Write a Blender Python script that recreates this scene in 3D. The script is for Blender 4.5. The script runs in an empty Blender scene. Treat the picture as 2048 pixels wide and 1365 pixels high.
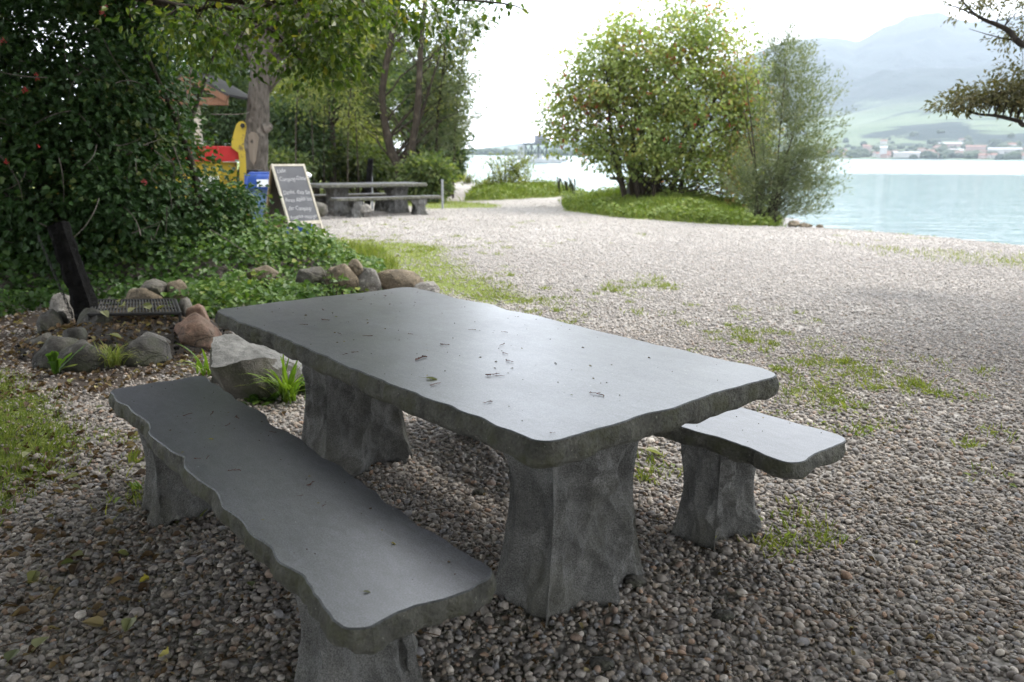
import bpy, bmesh, math, random
import numpy as np
from mathutils import Vector, Matrix, noise

random.seed(5)
rng = np.random.default_rng(11)
SC = bpy.context.scene
COL = SC.collection
PI = math.pi

# ------------------------------------------------------------------ camera
F, H = 1593.0, 1.42
PITCH, ROLL = math.atan(372 / F), math.radians(0.47)


def ray(u, v):
    x, y = (u - 1024) / F, -(v - 682.5) / F
    c, s = math.cos(ROLL), math.sin(ROLL)
    x, y = c * x - s * y, s * x + c * y
    cp, sp = math.cos(PITCH), math.sin(PITCH)
    return np.array([x, cp + y * sp, -sp + y * cp])


def at(u, v, z=0.0):
    d = ray(u, v)
    return d * ((z - H) / d[2]) + np.array([0, 0, H])


def atd(u, v, Y):
    d = ray(u, v)
    return d * (Y / d[1]) + np.array([0, 0, H])


cam = bpy.data.cameras.new('camera')
cam.sensor_width = 36
cam.lens = F / 2048 * 36
cam.clip_start, cam.clip_end = 0.05, 30000
cam.dof.use_dof = True
cam.dof.focus_distance = 2.75
cam.dof.aperture_fstop = 3.8
co = bpy.data.objects.new('camera', cam)
COL.objects.link(co)
M = Matrix.Rotation(PI / 2 - PITCH, 3, 'X') @ Matrix.Rotation(ROLL, 3, 'Z')
co.matrix_world = Matrix.Translation((0, 0, H)) @ M.to_4x4()
SC.camera = co


# ------------------------------------------------------------------ helpers
def tag(o, label, cat=None, group=None, kind=None):
    o['label'] = label
    if cat:
        o['category'] = cat
    if group:
        o['group'] = group
    if kind:
        o['kind'] = kind
    return o


def thing(name, label, cat, loc=(0, 0, 0), rz=0.0, group=None):
    o = bpy.data.objects.new(name, None)
    o.empty_display_size = 0.2
    COL.objects.link(o)
    o.location = loc
    o.rotation_euler = (0, 0, rz)
    return tag(o, label, cat, group)


class MB:
    """gathers vertices and polygons and links them as one mesh object"""

    def __init__(self):
        self.V, self.L, self.T, self.Mi, self.n, self.A = [], [], [], [], 0, {}

    def add(self, V, Fs, mi=0, **attrs):
        V = np.asarray(V, float).reshape(-1, 3)
        if isinstance(Fs, np.ndarray):
            self.L.append((Fs + self.n).ravel())
            self.T.append(np.full(len(Fs), Fs.shape[1], int))
            self.Mi.append(np.full(len(Fs), mi, int))
        else:
            for f in Fs:
                self.L.append(np.asarray(f) + self.n)
            self.T.append(np.array([len(f) for f in Fs], int))
            self.Mi.append(np.full(len(Fs), mi, int))
        self.V.append(V)
        for k, a in attrs.items():
            self.A.setdefault(k, []).append(np.asarray(a, float))
        self.n += len(V)
        return self

    def mesh(self, name, mats, smooth=False):
        V = np.concatenate(self.V)
        L = np.concatenate(self.L).astype(np.int32)
        T = np.concatenate(self.T)
        me = bpy.data.meshes.new(name)
        me.vertices.add(len(V))
        me.vertices.foreach_set('co', V.astype(np.float32).ravel())
        me.loops.add(len(L))
        me.loops.foreach_set('vertex_index', L)
        me.polygons.add(len(T))
        st = np.concatenate([[0], np.cumsum(T)[:-1]]).astype(np.int32)
        me.polygons.foreach_set('loop_start', st)
        for m in (mats if isinstance(mats, (list, tuple)) else [mats]):
            me.materials.append(m)
        me.polygons.foreach_set('material_index', np.concatenate(self.Mi).astype(np.int32))
        for k, a in self.A.items():
            a = np.concatenate(a).astype(np.float32)
            if a.ndim == 2:
                t = me.attributes.new(k, 'FLOAT_COLOR', 'POINT')
                t.data.foreach_set('color', np.c_[a, np.ones(len(a), np.float32)].ravel())
            else:
                t = me.attributes.new(k, 'FLOAT', 'POINT')
                t.data.foreach_set('value', a)
        me.update(calc_edges=True)
        me.polygons.foreach_set('use_smooth', np.full(len(T), bool(smooth)))
        me.update()
        return me

    def build(self, name, mats, parent=None, smooth=False, loc=None):
        o = bpy.data.objects.new(name, self.mesh(name, mats, smooth))
        COL.objects.link(o)
        if parent is not None:
            o.parent = parent
        if loc is not None:
            o.location = loc
        return o

    # ---- shapes
    def box(self, c, s, mi=0, R=None, bev=0.0):
        c, s = np.array(c, float), np.array(s, float) / 2
        bev = min(bev, 0.45 * s.min() * 2)
        if bev <= 0:
            q = np.array([[x, y, z] for x in (-1, 1) for y in (-1, 1) for z in (-1, 1)], float) * s
            Fs = [[0, 1, 3, 2], [4, 6, 7, 5], [0, 4, 5, 1], [2, 3, 7, 6], [0, 2, 6, 4], [1, 5, 7, 3]]
        else:
            bm = bmesh.new()
            bmesh.ops.create_cube(bm, size=1)
            bmesh.ops.scale(bm, vec=tuple(2 * s), verts=bm.verts)
            bmesh.ops.bevel(bm, geom=bm.edges[:], offset=bev, segments=2, profile=0.5, affect='EDGES')
            bm.verts.index_update()
            q = np.array([v.co[:] for v in bm.verts])
            Fs = [[v.index for v in f.verts] for f in bm.faces]
            bm.free()
        if R is not None:
            q = q @ np.array(R).T
        return self.add(q + c, Fs, mi)

    def tube(self, pts, rad, k=8, mi=0, cap=True, **attrs):
        P = np.asarray(pts, float)
        n = len(P)
        r = np.broadcast_to(np.asarray(rad, float), (n,))
        T = np.gradient(P, axis=0)
        T /= np.linalg.norm(T, axis=1)[:, None] + 1e-9
        ref = np.array([0, 0, 1.0]) if abs(T[0, 2]) < 0.9 else np.array([1.0, 0, 0])
        U = np.zeros_like(P)
        u = ref - T[0] * (ref @ T[0])
        for i in range(n):
            u = u - T[i] * (u @ T[i])
            u /= np.linalg.norm(u) + 1e-9
            U[i] = u
        W = np.cross(T, U)
        a = np.arange(k) * 2 * PI / k
        V = P[:, None] + r[:, None, None] * (np.cos(a)[None, :, None] * U[:, None] + np.sin(a)[None, :, None] * W[:, None])
        i, j = np.meshgrid(np.arange(n - 1), np.arange(k), indexing='ij')
        j2 = (j + 1) % k
        Q = np.stack([i * k + j, i * k + j2, (i + 1) * k + j2, (i + 1) * k + j], -1).reshape(-1, 4)
        self.add(V.reshape(-1, 3), Q, mi, **{q: np.full(n * k, w) for q, w in attrs.items()})
        if cap:
            self.L.append(np.arange(k)[::-1] + self.n - n * k)
            self.L.append(np.arange(k) + self.n - k)
            self.T.append(np.array([k, k]))
            self.Mi.append(np.array([mi, mi]))
        return self


_ico = {}


def ico(sub):
    if sub not in _ico:
        bm = bmesh.new()
        bmesh.ops.create_icosphere(bm, subdivisions=sub, radius=1)
        bm.verts.index_update()
        _ico[sub] = (np.array([v.co[:] for v in bm.verts]), np.array([[v.index for v in f.verts] for f in bm.faces]))
        bm.free()
    return _ico[sub]


def bez(p0, p1, p2, n=7):
    t = np.linspace(0, 1, n)[:, None]
    p0, p1, p2 = (np.asarray(p, float) for p in (p0, p1, p2))
    return (1 - t) ** 2 * p0 + 2 * t * (1 - t) * p1 + t * t * p2


def smooth_path(pts, n=16):
    """Catmull-Rom through the points"""
    P = np.asarray(pts, float)
    P = np.concatenate([[2 * P[0] - P[1]], P, [2 * P[-1] - P[-2]]])
    out = []
    m = len(P) - 3
    for s in np.linspace(0, m - 1e-6, n):
        i = int(s)
        t = s - i
        a, b, c, d = P[i:i + 4]
        out.append(0.5 * (2 * b + (c - a) * t + (2 * a - 5 * b + 4 * c - d) * t * t + (3 * b - a - 3 * c + d) * t ** 3))
    return np.array(out)


def smoothstep(a, b, x):
    t = np.clip((x - a) / (b - a), 0, 1)
    return t * t * (3 - 2 * t)


def sdist(x, y, poly):
    """signed distance to a polygon, positive inside"""
    x, y = np.asarray(x, float), np.asarray(y, float)
    P = np.asarray(poly, float)[:, :2]
    d = np.full(x.shape, 1e18)
    ins = np.zeros(x.shape, bool)
    for a, b in zip(P, np.roll(P, -1, 0)):
        e = b - a
        t = np.clip(((x - a[0]) * e[0] + (y - a[1]) * e[1]) / (e @ e + 1e-12), 0, 1)
        d = np.minimum(d, (x - a[0] - t * e[0]) ** 2 + (y - a[1] - t * e[1]) ** 2)
        c = ((a[1] > y) != (b[1] > y))
        with np.errstate(divide='ignore', invalid='ignore'):
            ins ^= c & (x < (b[0] - a[0]) * (y - a[1]) / (b[1] - a[1] + 1e-18) + a[0])
    return np.where(ins, 1, -1) * np.sqrt(d)


def vnoise(x, y, s, seed=0):
    """cheap smooth value noise for numpy arrays, 0..1"""
    r = np.random.default_rng(seed)
    tab = r.random((256, 256))
    X, Y = np.asarray(x) * s + 1000, np.asarray(y) * s + 1000
    i, j = np.floor(X).astype(int), np.floor(Y).astype(int)
    fx, fy = X - i, Y - j
    fx, fy = fx * fx * (3 - 2 * fx), fy * fy * (3 - 2 * fy)
    g = lambda a, b: tab[a % 256, b % 256]
    return (g(i, j) * (1 - fx) + g(i + 1, j) * fx) * (1 - fy) + (g(i, j + 1) * (1 - fx) + g(i + 1, j + 1) * fx) * fy


# ------------------------------------------------------------------ materials
class NT:
    def __init__(self, name):
        self.m = bpy.data.materials.new(name)
        self.m.use_nodes = True
        self.t = self.m.node_tree
        self.t.nodes.clear()
        self.out = self.t.nodes.new('ShaderNodeOutputMaterial')
        self.tc = None

    def n(self, typ, props=None, **inp):
        nd = self.t.nodes.new('ShaderNode' + typ)
        for k, v in (props or {}).items():
            setattr(nd, k, v)
        for k, v in inp.items():
            s = nd.inputs[int(k[1:])] if k[0] == 'i' and k[1:].isdigit() else nd.inputs[k.replace('_', ' ')]
            if isinstance(v, bpy.types.NodeSocket):
                self.t.links.new(v, s)
            elif isinstance(v, (tuple, list)) and len(v) == 3 and s.type == 'RGBA':
                s.default_value = (*v, 1)
            else:
                s.default_value = v
        return nd

    def obj(self, scale=None):
        if self.tc is None:
            self.tc = self.n('TexCoord')
        o = self.tc.outputs['Object']
        if scale is not None:
            o = self.n('Mapping', Vector=o, Scale=scale).outputs[0]
        return o

    def noise(self, scale, detail=4, rough=0.55, vec=None, dist=0.0):
        return self.n('TexNoise', Vector=vec or self.obj(), Scale=scale, Detail=detail, Roughness=rough, Distortion=dist).outputs[0]

    def ramp(self, fac, stops, interp='LINEAR'):
        r = self.n('ValToRGB', Fac=fac)
        r.color_ramp.interpolation = interp
        e = r.color_ramp.elements
        while len(e) < len(stops):
            e.new(0.5)
        for q, (p, c) in zip(e, stops):
            q.position = p
            q.color = (*c, 1) if len(c) == 3 else c
        return r.outputs[0]

    def val(self, fac, a, b, lo=0.0, hi=1.0):
        return self.n('MapRange', Value=fac, From_Min=a, From_Max=b, To_Min=lo, To_Max=hi).outputs[0]

    def mix(self, fac, a, b, blend='MIX'):
        return self.n('MixRGB', {'blend_type': blend}, Fac=fac, Color1=a, Color2=b).outputs[0]

    def math(self, op, a, b=0.0):
        return self.n('Math', {'operation': op}, i0=a, i1=b).outputs[0]

    def bump(self, h, dist=0.01, strength=1.0, normal=None):
        k = dict(Height=h, Distance=dist, Strength=strength)
        if normal is not None:
            k['Normal'] = normal
        return self.n('Bump', **k).outputs[0]

    def surf(self, col, rough=0.8, normal=None, metal=0.0, spec=0.5, **kw):
        k = dict(Base_Color=col, Roughness=rough, Metallic=metal)
        k['Specular_IOR_Level'] = spec
        if normal is not None:
            k['Normal'] = normal
        k.update(kw)
        p = self.n('BsdfPrincipled', **k)
        self.t.links.new(p.outputs[0], self.out.inputs[0])
        return self.m


def stone(name, c1, c2, scale=6.0, bump=0.012, rough=0.85, moss=None, grain=90, spec=0.35, crack=0):
    t = NT(name)
    a = t.noise(scale, 6, 0.6, dist=0.4)
    g = t.noise(grain, 3, 0.6)
    col = t.ramp(a, [(0.3, c1), (0.7, c2)])
    col = t.mix(0.55, col, t.ramp(g, [(0.32, (0.25, 0.25, 0.25)), (0.68, (1.0, 1.0, 1.0))]), 'MULTIPLY')
    col = t.mix(t.val(t.noise(scale * 7, 3), 0.66, 0.74, 0, 0.5), col, tuple(min(1, x * 2.2) for x in c2))
    if moss:
        col = t.mix(t.val(t.noise(scale * 0.7, 5, 0.65), 0.46, 0.62, 0, 0.75), col, moss)
    h = t.math('ADD', t.noise(scale * 3, 8, 0.65), t.math('MULTIPLY', g, 0.35))
    if crack:
        vc = t.n('TexVoronoi', {'feature': 'DISTANCE_TO_EDGE'}, Vector=t.mix(0.25, t.obj(), t.n('TexNoise', Vector=t.obj(), Scale=scale, Detail=5.0).outputs[1]), Scale=crack).outputs['Distance']
        ln = t.val(vc, 0.0, 0.022, 1, 0)
        col = t.mix(t.math('MULTIPLY', ln, 0.6), col, (0.02, 0.018, 0.015))
        h = t.math('SUBTRACT', h, t.math('MULTIPLY', ln, 0.35))
        col = t.mix(t.val(t.noise(scale * 2.3, 6, 0.7), 0.56, 0.66, 0, 0.4), col, tuple(x * 1.9 for x in c2))
    return t.surf(col, rough, t.bump(h, bump), spec=spec)


def leafmat(name, stops, trans=0.35, rough=0.5, spec=0.25):
    t = NT(name)
    a = t.n('Attribute', {'attribute_name': 'var'}).outputs['Fac']
    col = t.ramp(a, stops)
    p = t.n('BsdfPrincipled', Base_Color=col, Roughness=rough)
    p.inputs['Specular IOR Level'].default_value = spec
    tc = t.mix(1.0, col, (1.35, 1.5, 0.6), 'MULTIPLY')
    tr = t.n('BsdfTranslucent', Color=tc)
    m = t.n('MixShader', Fac=trans, i1=p.outputs[0], i2=tr.outputs[0])
    t.t.links.new(m.outputs[0], t.out.inputs[0])
    return t.m


def bark(name, c1, c2, scale=14, bump=0.02):
    t = NT(name)
    v = t.obj((1, 1, 0.28))
    a = t.noise(scale, 6, 0.65, vec=v, dist=0.6)
    col = t.ramp(a, [(0.32, c1), (0.66, c2)])
    col = t.mix(t.val(t.noise(3, 4), 0.58, 0.66, 0, 0.45), col, tuple(min(1, x * 1.9 + 0.02) for x in c2))
    return t.surf(col, 0.9, t.bump(a, bump), spec=0.2)


def paint(name, c, c2, rough=0.45, wear=0.6, scale=7, spec=0.4):
    t = NT(name)
    a = t.noise(scale, 7, 0.7)
    col = t.mix(t.val(a, wear - 0.02, wear + 0.05), c, c2)
    col = t.mix(0.35, col, t.ramp(t.noise(scale * 0.4, 5), [(0.3, (0.6, 0.57, 0.5)), (0.65, (1, 1, 1))]), 'MULTIPLY')
    return t.surf(col, t.val(a, 0.3, 0.7, rough - 0.1, rough + 0.15), t.bump(a, 0.002), spec=spec)


def wood(name, c1, c2, scale=9, rough=0.75):
    t = NT(name)
    a = t.noise(scale, 5, 0.6, vec=t.obj((1, 1, 0.12)), dist=0.3)
    return t.surf(t.ramp(a, [(0.3, c1), (0.7, c2)]), rough, t.bump(a, 0.003), spec=0.25)


def plain(name, c, rough=0.6, var=0.25, scale=12, metal=0.0, spec=0.4):
    t = NT(name)
    a = t.noise(scale, 5, 0.6)
    col = t.mix(1.0, c, t.ramp(a, [(0.3, (1 - var,) * 3), (0.7, (1, 1, 1))]), 'MULTIPLY')
    return t.surf(col, rough, t.bump(a, 0.002), metal, spec)


def slate_top():
    t = NT('honed_slate')
    big = t.noise(2.2, 6, 0.65, dist=0.5)
    fine = t.noise(260, 2, 0.6)
    streak = t.noise(9, 5, 0.7, vec=t.obj((0.5, 2.2, 1)))
    col = t.ramp(big, [(0.3, (0.088, 0.090, 0.104)), (0.7, (0.134, 0.135, 0.155))])
    col = t.mix(0.85, col, t.ramp(fine, [(0.3, (0.45, 0.45, 0.45)), (0.7, (1.55, 1.55, 1.55))]), 'MULTIPLY')
    mid = t.noise(24, 5, 0.7, vec=t.obj((0.6, 1.5, 1)), dist=0.7)
    col = t.mix(0.7, col, t.ramp(mid, [(0.32, (0.68, 0.68, 0.66)), (0.68, (1.25, 1.25, 1.25))]), 'MULTIPLY')
    sp2 = t.n('TexVoronoi', Vector=t.obj((1, 1.6, 1)), Scale=58).outputs['Distance']
    col = t.mix(t.val(sp2, 0.10, 0.06, 0, 0.55), col, (0.30, 0.30, 0.28))
    sp3 = t.n('TexVoronoi', Vector=t.obj((1.3, 1, 1)), Scale=33).outputs['Distance']
    col = t.mix(t.val(sp3, 0.055, 0.035, 0, 0.6), col, (0.035, 0.033, 0.03))
    col = t.mix(t.val(streak, 0.50, 0.80, 0, 0.3), col, (0.13, 0.132, 0.125))
    blot = t.noise(5, 3, 0.5, dist=0.8)
    col = t.mix(t.val(blot, 0.60, 0.80, 0, 0.3), col, (0.025, 0.028, 0.027))
    spk = t.n('TexVoronoi', Vector=t.obj(), Scale=17).outputs['Distance']
    col = t.mix(t.val(spk, 0.045, 0.03, 0, 0.7), col, (0.45, 0.45, 0.42))
    r = t.val(t.noise(4.5, 4, 0.6), 0.3, 0.7, 0.275, 0.33)
    h = t.math('ADD', t.math('MULTIPLY', fine, 0.3), t.math('MULTIPLY', t.noise(40, 4), 0.25))
    return t.surf(col, r, t.bump(h, 0.00025), spec=0.8)


# ------------------------------------------------------------------ light, sky, view
world = bpy.data.worlds.new('World')
SC.world = world
world.use_nodes = True
wt = world.node_tree
wt.nodes.clear()
wo = wt.nodes.new('ShaderNodeOutputWorld')
bg = wt.nodes.new('ShaderNodeBackground')
sky = wt.nodes.new('ShaderNodeTexSky')
sky.sky_type = 'NISHITA'
sky.sun_disc = False
SUN_E, SUN_A = 58, 62        # elevation, azimuth clockwise from +Y
sky.sun_elevation = math.radians(SUN_E)
sky.sun_rotation = math.radians(SUN_A)
sky.air_density, sky.dust_density = 1.5, 3.0
cn = wt.nodes.new('ShaderNodeTexNoise')
cn.inputs['Scale'].default_value = 2.2
cn.inputs['Detail'].default_value = 6
cr = wt.nodes.new('ShaderNodeValToRGB')
cr.color_ramp.elements[0].position, cr.color_ramp.elements[0].color = 0.3, (8.2, 8.6, 9.2, 1)
cr.color_ramp.elements[1].position, cr.color_ramp.elements[1].color = 0.7, (11.5, 11.6, 11.7, 1)
mx = wt.nodes.new('ShaderNodeMixRGB')
mx.inputs[0].default_value = 0.86          # overcast: the cloud layer hides most of the blue
wt.links.new(cn.outputs[0], cr.inputs[0])
wt.links.new(sky.outputs[0], mx.inputs[1])
wt.links.new(cr.outputs[0], mx.inputs[2])
wt.links.new(mx.outputs[0], bg.inputs[0])
bg.inputs[1].default_value = 0.10
wt.links.new(bg.outputs[0], wo.inputs[0])

sun = bpy.data.lights.new('sun', 'SUN')
sun.energy, sun.angle, sun.color = 1.3, math.radians(14), (1, 0.95, 0.88)
so = bpy.data.objects.new('sun', sun)
COL.objects.link(so)
sd = Vector((math.sin(math.radians(SUN_A)) * math.cos(math.radians(SUN_E)), math.cos(math.radians(SUN_A)) * math.cos(math.radians(SUN_E)), math.sin(math.radians(SUN_E))))
so.rotation_euler = sd.to_track_quat('Z', 'Y').to_euler()
so.location = (20, 20, 30)

SC.view_settings.view_transform = 'Standard'
SC.view_settings.look = 'None'
SC.view_settings.exposure = 2.05
SC.view_settings.gamma = 1
SC.render.engine = 'CYCLES'
SC.cycles.use_denoising = True
SC.cycles.max_bounces = 8
SC.cycles.volume_bounces = 1
SC.cycles.transparent_max_bounces = 8

# ------------------------------------------------------------------ the lie of the land
SHORE = [(40, 3), (20, 8), tuple(at(2300, 520, -0.3)[:2]), tuple(at(2048, 493, -0.3)[:2]), tuple(at(1640, 460, -0.3)[:2]),
         (6.6, 19.5), (8.2, 22.5), (7.5, 27), (4.5, 31.5), (1.5, 34), (0.2, 39), (-1.4, 45), (-4.0, 62), (-9, 90), (-30, 130), (-400, 300)]
LAND = SHORE + [(-400, -300), (400, -300), (400, -60)]
BANK = [(-15, 6.0), tuple(at(-120, 640)[:2]), tuple(at(60, 612)[:2]), tuple(at(230, 600)[:2]), tuple(at(400, 602)[:2]), tuple(at(520, 592)[:2]),
        tuple(at(700, 578)[:2]), tuple(at(748, 560)[:2]), tuple(at(735, 530)[:2]), tuple(at(680, 505)[:2]), tuple(at(630, 500)[:2]), tuple(at(560, 494)[:2]), (-6.0, 11.6), (-15, 11.6)]
MOUND = [tuple(at(u, v)[:2]) for u, v in ((1130, 421), (1230, 434), (1380, 446), (1500, 452), (1540, 450))] + [(6.6, 20), (7.6, 23), (6.6, 27), (3.6, 28), (1.6, 26)]
STRIP = [tuple(at(u, v)[:2]) for u, v in ((935, 404), (1000, 402), (1090, 396), (1180, 389))] + [(3.6, 30.5), (1.0, 33), (0.0, 36), (-1.6, 33)]
MEADOW = [tuple(at(u, v)[:2]) for u, v in ((600, 400), (700, 402), (860, 420), (1000, 416), (1005, 410), (900, 402), (880, 392), (700, 380))] + [(-14, 30), (-14, 20)]
SIGNGRASS = [tuple(at(u, v)[:2]) for u, v in ((640, 470), (760, 478), (900, 492), (905, 510), (960, 560), (1060, 590), (1090, 610), (980, 612), (870, 590), (740, 560), (690, 500))]
SHOREGRASS = [tuple(at(u, v)[:2]) for u, v in ((1660, 487), (1850, 497), (2048, 508), (2150, 514), (2150, 545), (2048, 540), (1900, 528), (1760, 510))]
LEFTGRASS = [tuple(at(u, v)[:2]) for u, v in ((-200, 740), (0, 745), (110, 800), (190, 860), (150, 920), (40, 1010), (-60, 1100), (-300, 1100))]
SOIL = [tuple(at(u, v)[:2]) for u, v in ((-150, 640), (60, 625), (250, 610), (430, 620), (470, 690), (440, 740), (330, 760), (200, 800), (90, 790), (0, 740), (-150, 740))]
PITC = np.array([-2.98, 5.75])


def G(x, y):
    x, y = np.asarray(x, float), np.asarray(y, float)
    d = sdist(x, y, LAND)
    z = np.where(d > 0, np.minimum(-0.3 + d * 0.14, 0), np.maximum(-0.3 + d * 0.18, -3.0))
    z = np.where((d > 0) & (d < 3.2), -0.3 + 0.3 * smoothstep(0, 3.2, d), z)
    b = sdist(x, y, BANK)
    b = np.where(b > 0, b * (1 - 0.72 * smoothstep(8.3, 10.5, y)), b)
    z = z + 0.30 * smoothstep(0.0, 0.45, b) + 0.32 * smoothstep(0.4, 2.2, b) * (0.7 + 0.6 * vnoise(x, y, 0.8, 3))
    m = sdist(x, y, MOUND)
    z = z + (0.24 * smoothstep(-0.2, 1.8, m)) * (0.6 + 0.8 * vnoise(x, y, 0.9, 4))
    s = sdist(x, y, STRIP)
    z = z + 0.24 * smoothstep(-0.2, 1.2, s) * (0.5 + 1.0 * vnoise(x, y, 0.7, 5))
    far = smoothstep(6, 14, y)
    return z + 0.012 * (vnoise(x, y, 1.3, 6) - 0.5) * (d > 0.4) + 0.06 * far * (vnoise(x, y, 0.35, 7) - 0.5) * (d > 1.5)


def gz(x, y):
    return float(G(np.array([x]), np.array([y]))[0])


def grass_mask(x, y):
    n = vnoise(x, y, 2.2, 21) * 0.6 + vnoise(x, y, 6.5, 22) * 0.4
    f = lambda P, w: smoothstep(-w, w, sdist(x, y, P))
    g = np.maximum.reduce([f(MOUND, 0.35) * 1.2, f(STRIP, 0.4) * 1.2, f(MEADOW, 0.7) * 0.95, f(SIGNGRASS, 0.5) * 0.9, f(SHOREGRASS, 0.9) * 0.5,
                           f(LEFTGRASS, 0.25) * 0.95,
                           smoothstep(24, 28, y) * smoothstep(-3.0, -4.2, x + 0.0 * y) * 1.1])
    return np.clip(g * 1.25 - (1 - n) * 0.55, 0, 1) * (g > 0.02)


def soil_mask(x, y):
    return np.clip(smoothstep(-0.25, 0.25, sdist(x, y, SOIL)) + 0.8 * smoothstep(0, .3, sdist(x, y, BANK)), 0, 1)


# ground sheet
xs = np.unique(np.concatenate([np.linspace(-400, -30, 14), np.linspace(-30, -9, 36), np.arange(-9, 11, 0.09), np.linspace(11, 30, 36), np.linspace(30, 400, 12)]))
ys = np.unique(np.concatenate([np.linspace(-300, -6, 12), np.arange(-6, 0.6, 0.4), np.arange(0.6, 13, 0.09), np.arange(13, 48, 0.22), np.linspace(48, 140, 60), np.linspace(140, 400, 14)]))
X, Y = np.meshgrid(xs, ys)
Z = G(X, Y)
nx, ny = len(xs), len(ys)
ii, jj = np.meshgrid(np.arange(ny - 1), np.arange(nx - 1), indexing='ij')
Q = np.stack([ii * nx + jj, ii * nx + jj + 1, (ii + 1) * nx + jj + 1, (ii + 1) * nx + jj], -1).reshape(-1, 4)
wet = smoothstep(1.0, 0.1, sdist(X, Y, LAND))


def ground_mat():
    t = NT('gravel_ground')
    g = t.n('Attribute', {'attribute_name': 'grass'}).outputs['Fac']
    s = t.n('Attribute', {'attribute_name': 'soil'}).outputs['Fac']
    w = t.n('Attribute', {'attribute_name': 'wet'}).outputs['Fac']
    vo = t.n('TexVoronoi', Vector=t.obj(), Scale=36)
    lum = t.n('SeparateColor', Color=vo.outputs['Color']).outputs[0]
    pal = t.ramp(lum, [(0, (0.18, 0.17, 0.158)), (0.25, (0.25, 0.237, 0.222)), (0.5, (0.30, 0.286, 0.27)), (0.75, (0.345, 0.33, 0.313)), (0.95, (0.42, 0.405, 0.385))])
    edge = t.val(vo.outputs['Distance'], 0.3, 0.8, 1.0, 0.6)
    pal = t.mix(1.0, pal, edge, 'MULTIPLY')
    big = t.ramp(t.noise(0.5, 6, 0.7), [(0.3, (0.80, 0.78, 0.76)), (0.7, (1.15, 1.13, 1.1))])
    pal = t.mix(1.0, pal, big, 'MULTIPLY')
    soil = t.ramp(t.noise(30, 6, 0.7), [(0.3, (0.018, 0.013, 0.010)), (0.7, (0.06, 0.045, 0.035))])
    gr = t.ramp(t.noise(9, 6, 0.7), [(0.25, (0.05, 0.075, 0.015)), (0.5, (0.12, 0.15, 0.03)), (0.75, (0.19, 0.19, 0.06))])
    col = t.mix(s, pal, soil)
    col = t.mix(t.val(t.math('ADD', g, t.math('MULTIPLY', t.math('SUBTRACT', t.noise(26, 4, 0.7), 0.5), 0.9)), 0.32, 0.55), col, gr)
    col = t.mix(t.math('MULTIPLY', w, 0.55), col, (0.05, 0.047, 0.043))
    h = t.math('MULTIPLY', vo.outputs['Distance'], -1.0)
    return t.surf(col, t.val(w, 0, 1, 0.9, 0.35), t.bump(h, 0.012), spec=0.3)


mb = MB().add(np.stack([X, Y, Z], -1).reshape(-1, 3), Q, grass=grass_mask(X, Y).ravel(), soil=soil_mask(X, Y).ravel(), wet=wet.ravel())
tag(mb.build('ground', ground_mat(), smooth=True), 'pale gravel ground with patches of grass running down to the lake', 'ground', kind='structure')


# lake
def water_mat():
    t = NT('lake_water')
    o = t.obj()
    sep = t.n('SeparateXYZ', Vector=o)
    yy = t.math('ADD', sep.outputs[1], t.math('MULTIPLY', sep.outputs[0], 0.10))
    yy = t.math('ADD', yy, t.math('MULTIPLY', t.noise(0.02, 3), 25.0))
    ruffle = t.n('MapRange', {'interpolation_type': 'SMOOTHSTEP'}, Value=yy, From_Min=98, From_Max=116).outputs[0]
    left = t.n('MapRange', {'interpolation_type': 'SMOOTHSTEP'}, Value=t.math('SUBTRACT', sep.outputs[0], t.math('MULTIPLY', sep.outputs[1], 0.27)), From_Min=3.0, From_Max=-4.0).outputs[0]
    ruffle = t.math('MAXIMUM', ruffle, left)
    w1 = t.noise(1.4, 3, 0.6, vec=t.obj((0.35, 1, 1)))
    w2 = t.noise(5.5, 2, 0.6, vec=t.obj((0.4, 1, 1)))
    h = t.math('ADD', w1, t.math('MULTIPLY', w2, 0.3))
    nrm = t.bump(h, t.val(ruffle, 0, 1, 0.042, 0.16), 1.0)
    d = t.noise(0.12, 4, 0.6, vec=t.obj((0.25, 1, 1)))
    col = t.ramp(d, [(0.3, (0.06, 0.115, 0.118)), (0.7, (0.085, 0.145, 0.142))])
    return t.surf(col, t.val(ruffle, 0, 1, 0.10, 0.22), nrm, spec=0.5, IOR=1.33)


g = 6
wx = np.linspace(-6500, 6500, 8)
wy = np.array([-400, 100, 400, 1000, 1490, 1700])
WX, WY = np.meshgrid(wx, wy)
i2, j2 = np.meshgrid(np.arange(len(wy) - 1), np.arange(len(wx) - 1), indexing='ij')
n = len(wx)
WQ = np.stack([i2 * n + j2, i2 * n + j2 + 1, (i2 + 1) * n + j2 + 1, (i2 + 1) * n + j2], -1).reshape(-1, 4)
tag(MB().add(np.stack([WX, WY, WX * 0 - 0.3], -1).reshape(-1, 3), WQ).build('lake_water', water_mat()), 'calm turquoise lake with a pale band of ruffled water far out', 'lake', kind='structure')


# hills across the lake
def elev(u, v):
    d = ray(u, v)
    return math.atan2(d[0], d[1]), d[2] / math.hypot(d[0], d[1])


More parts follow.
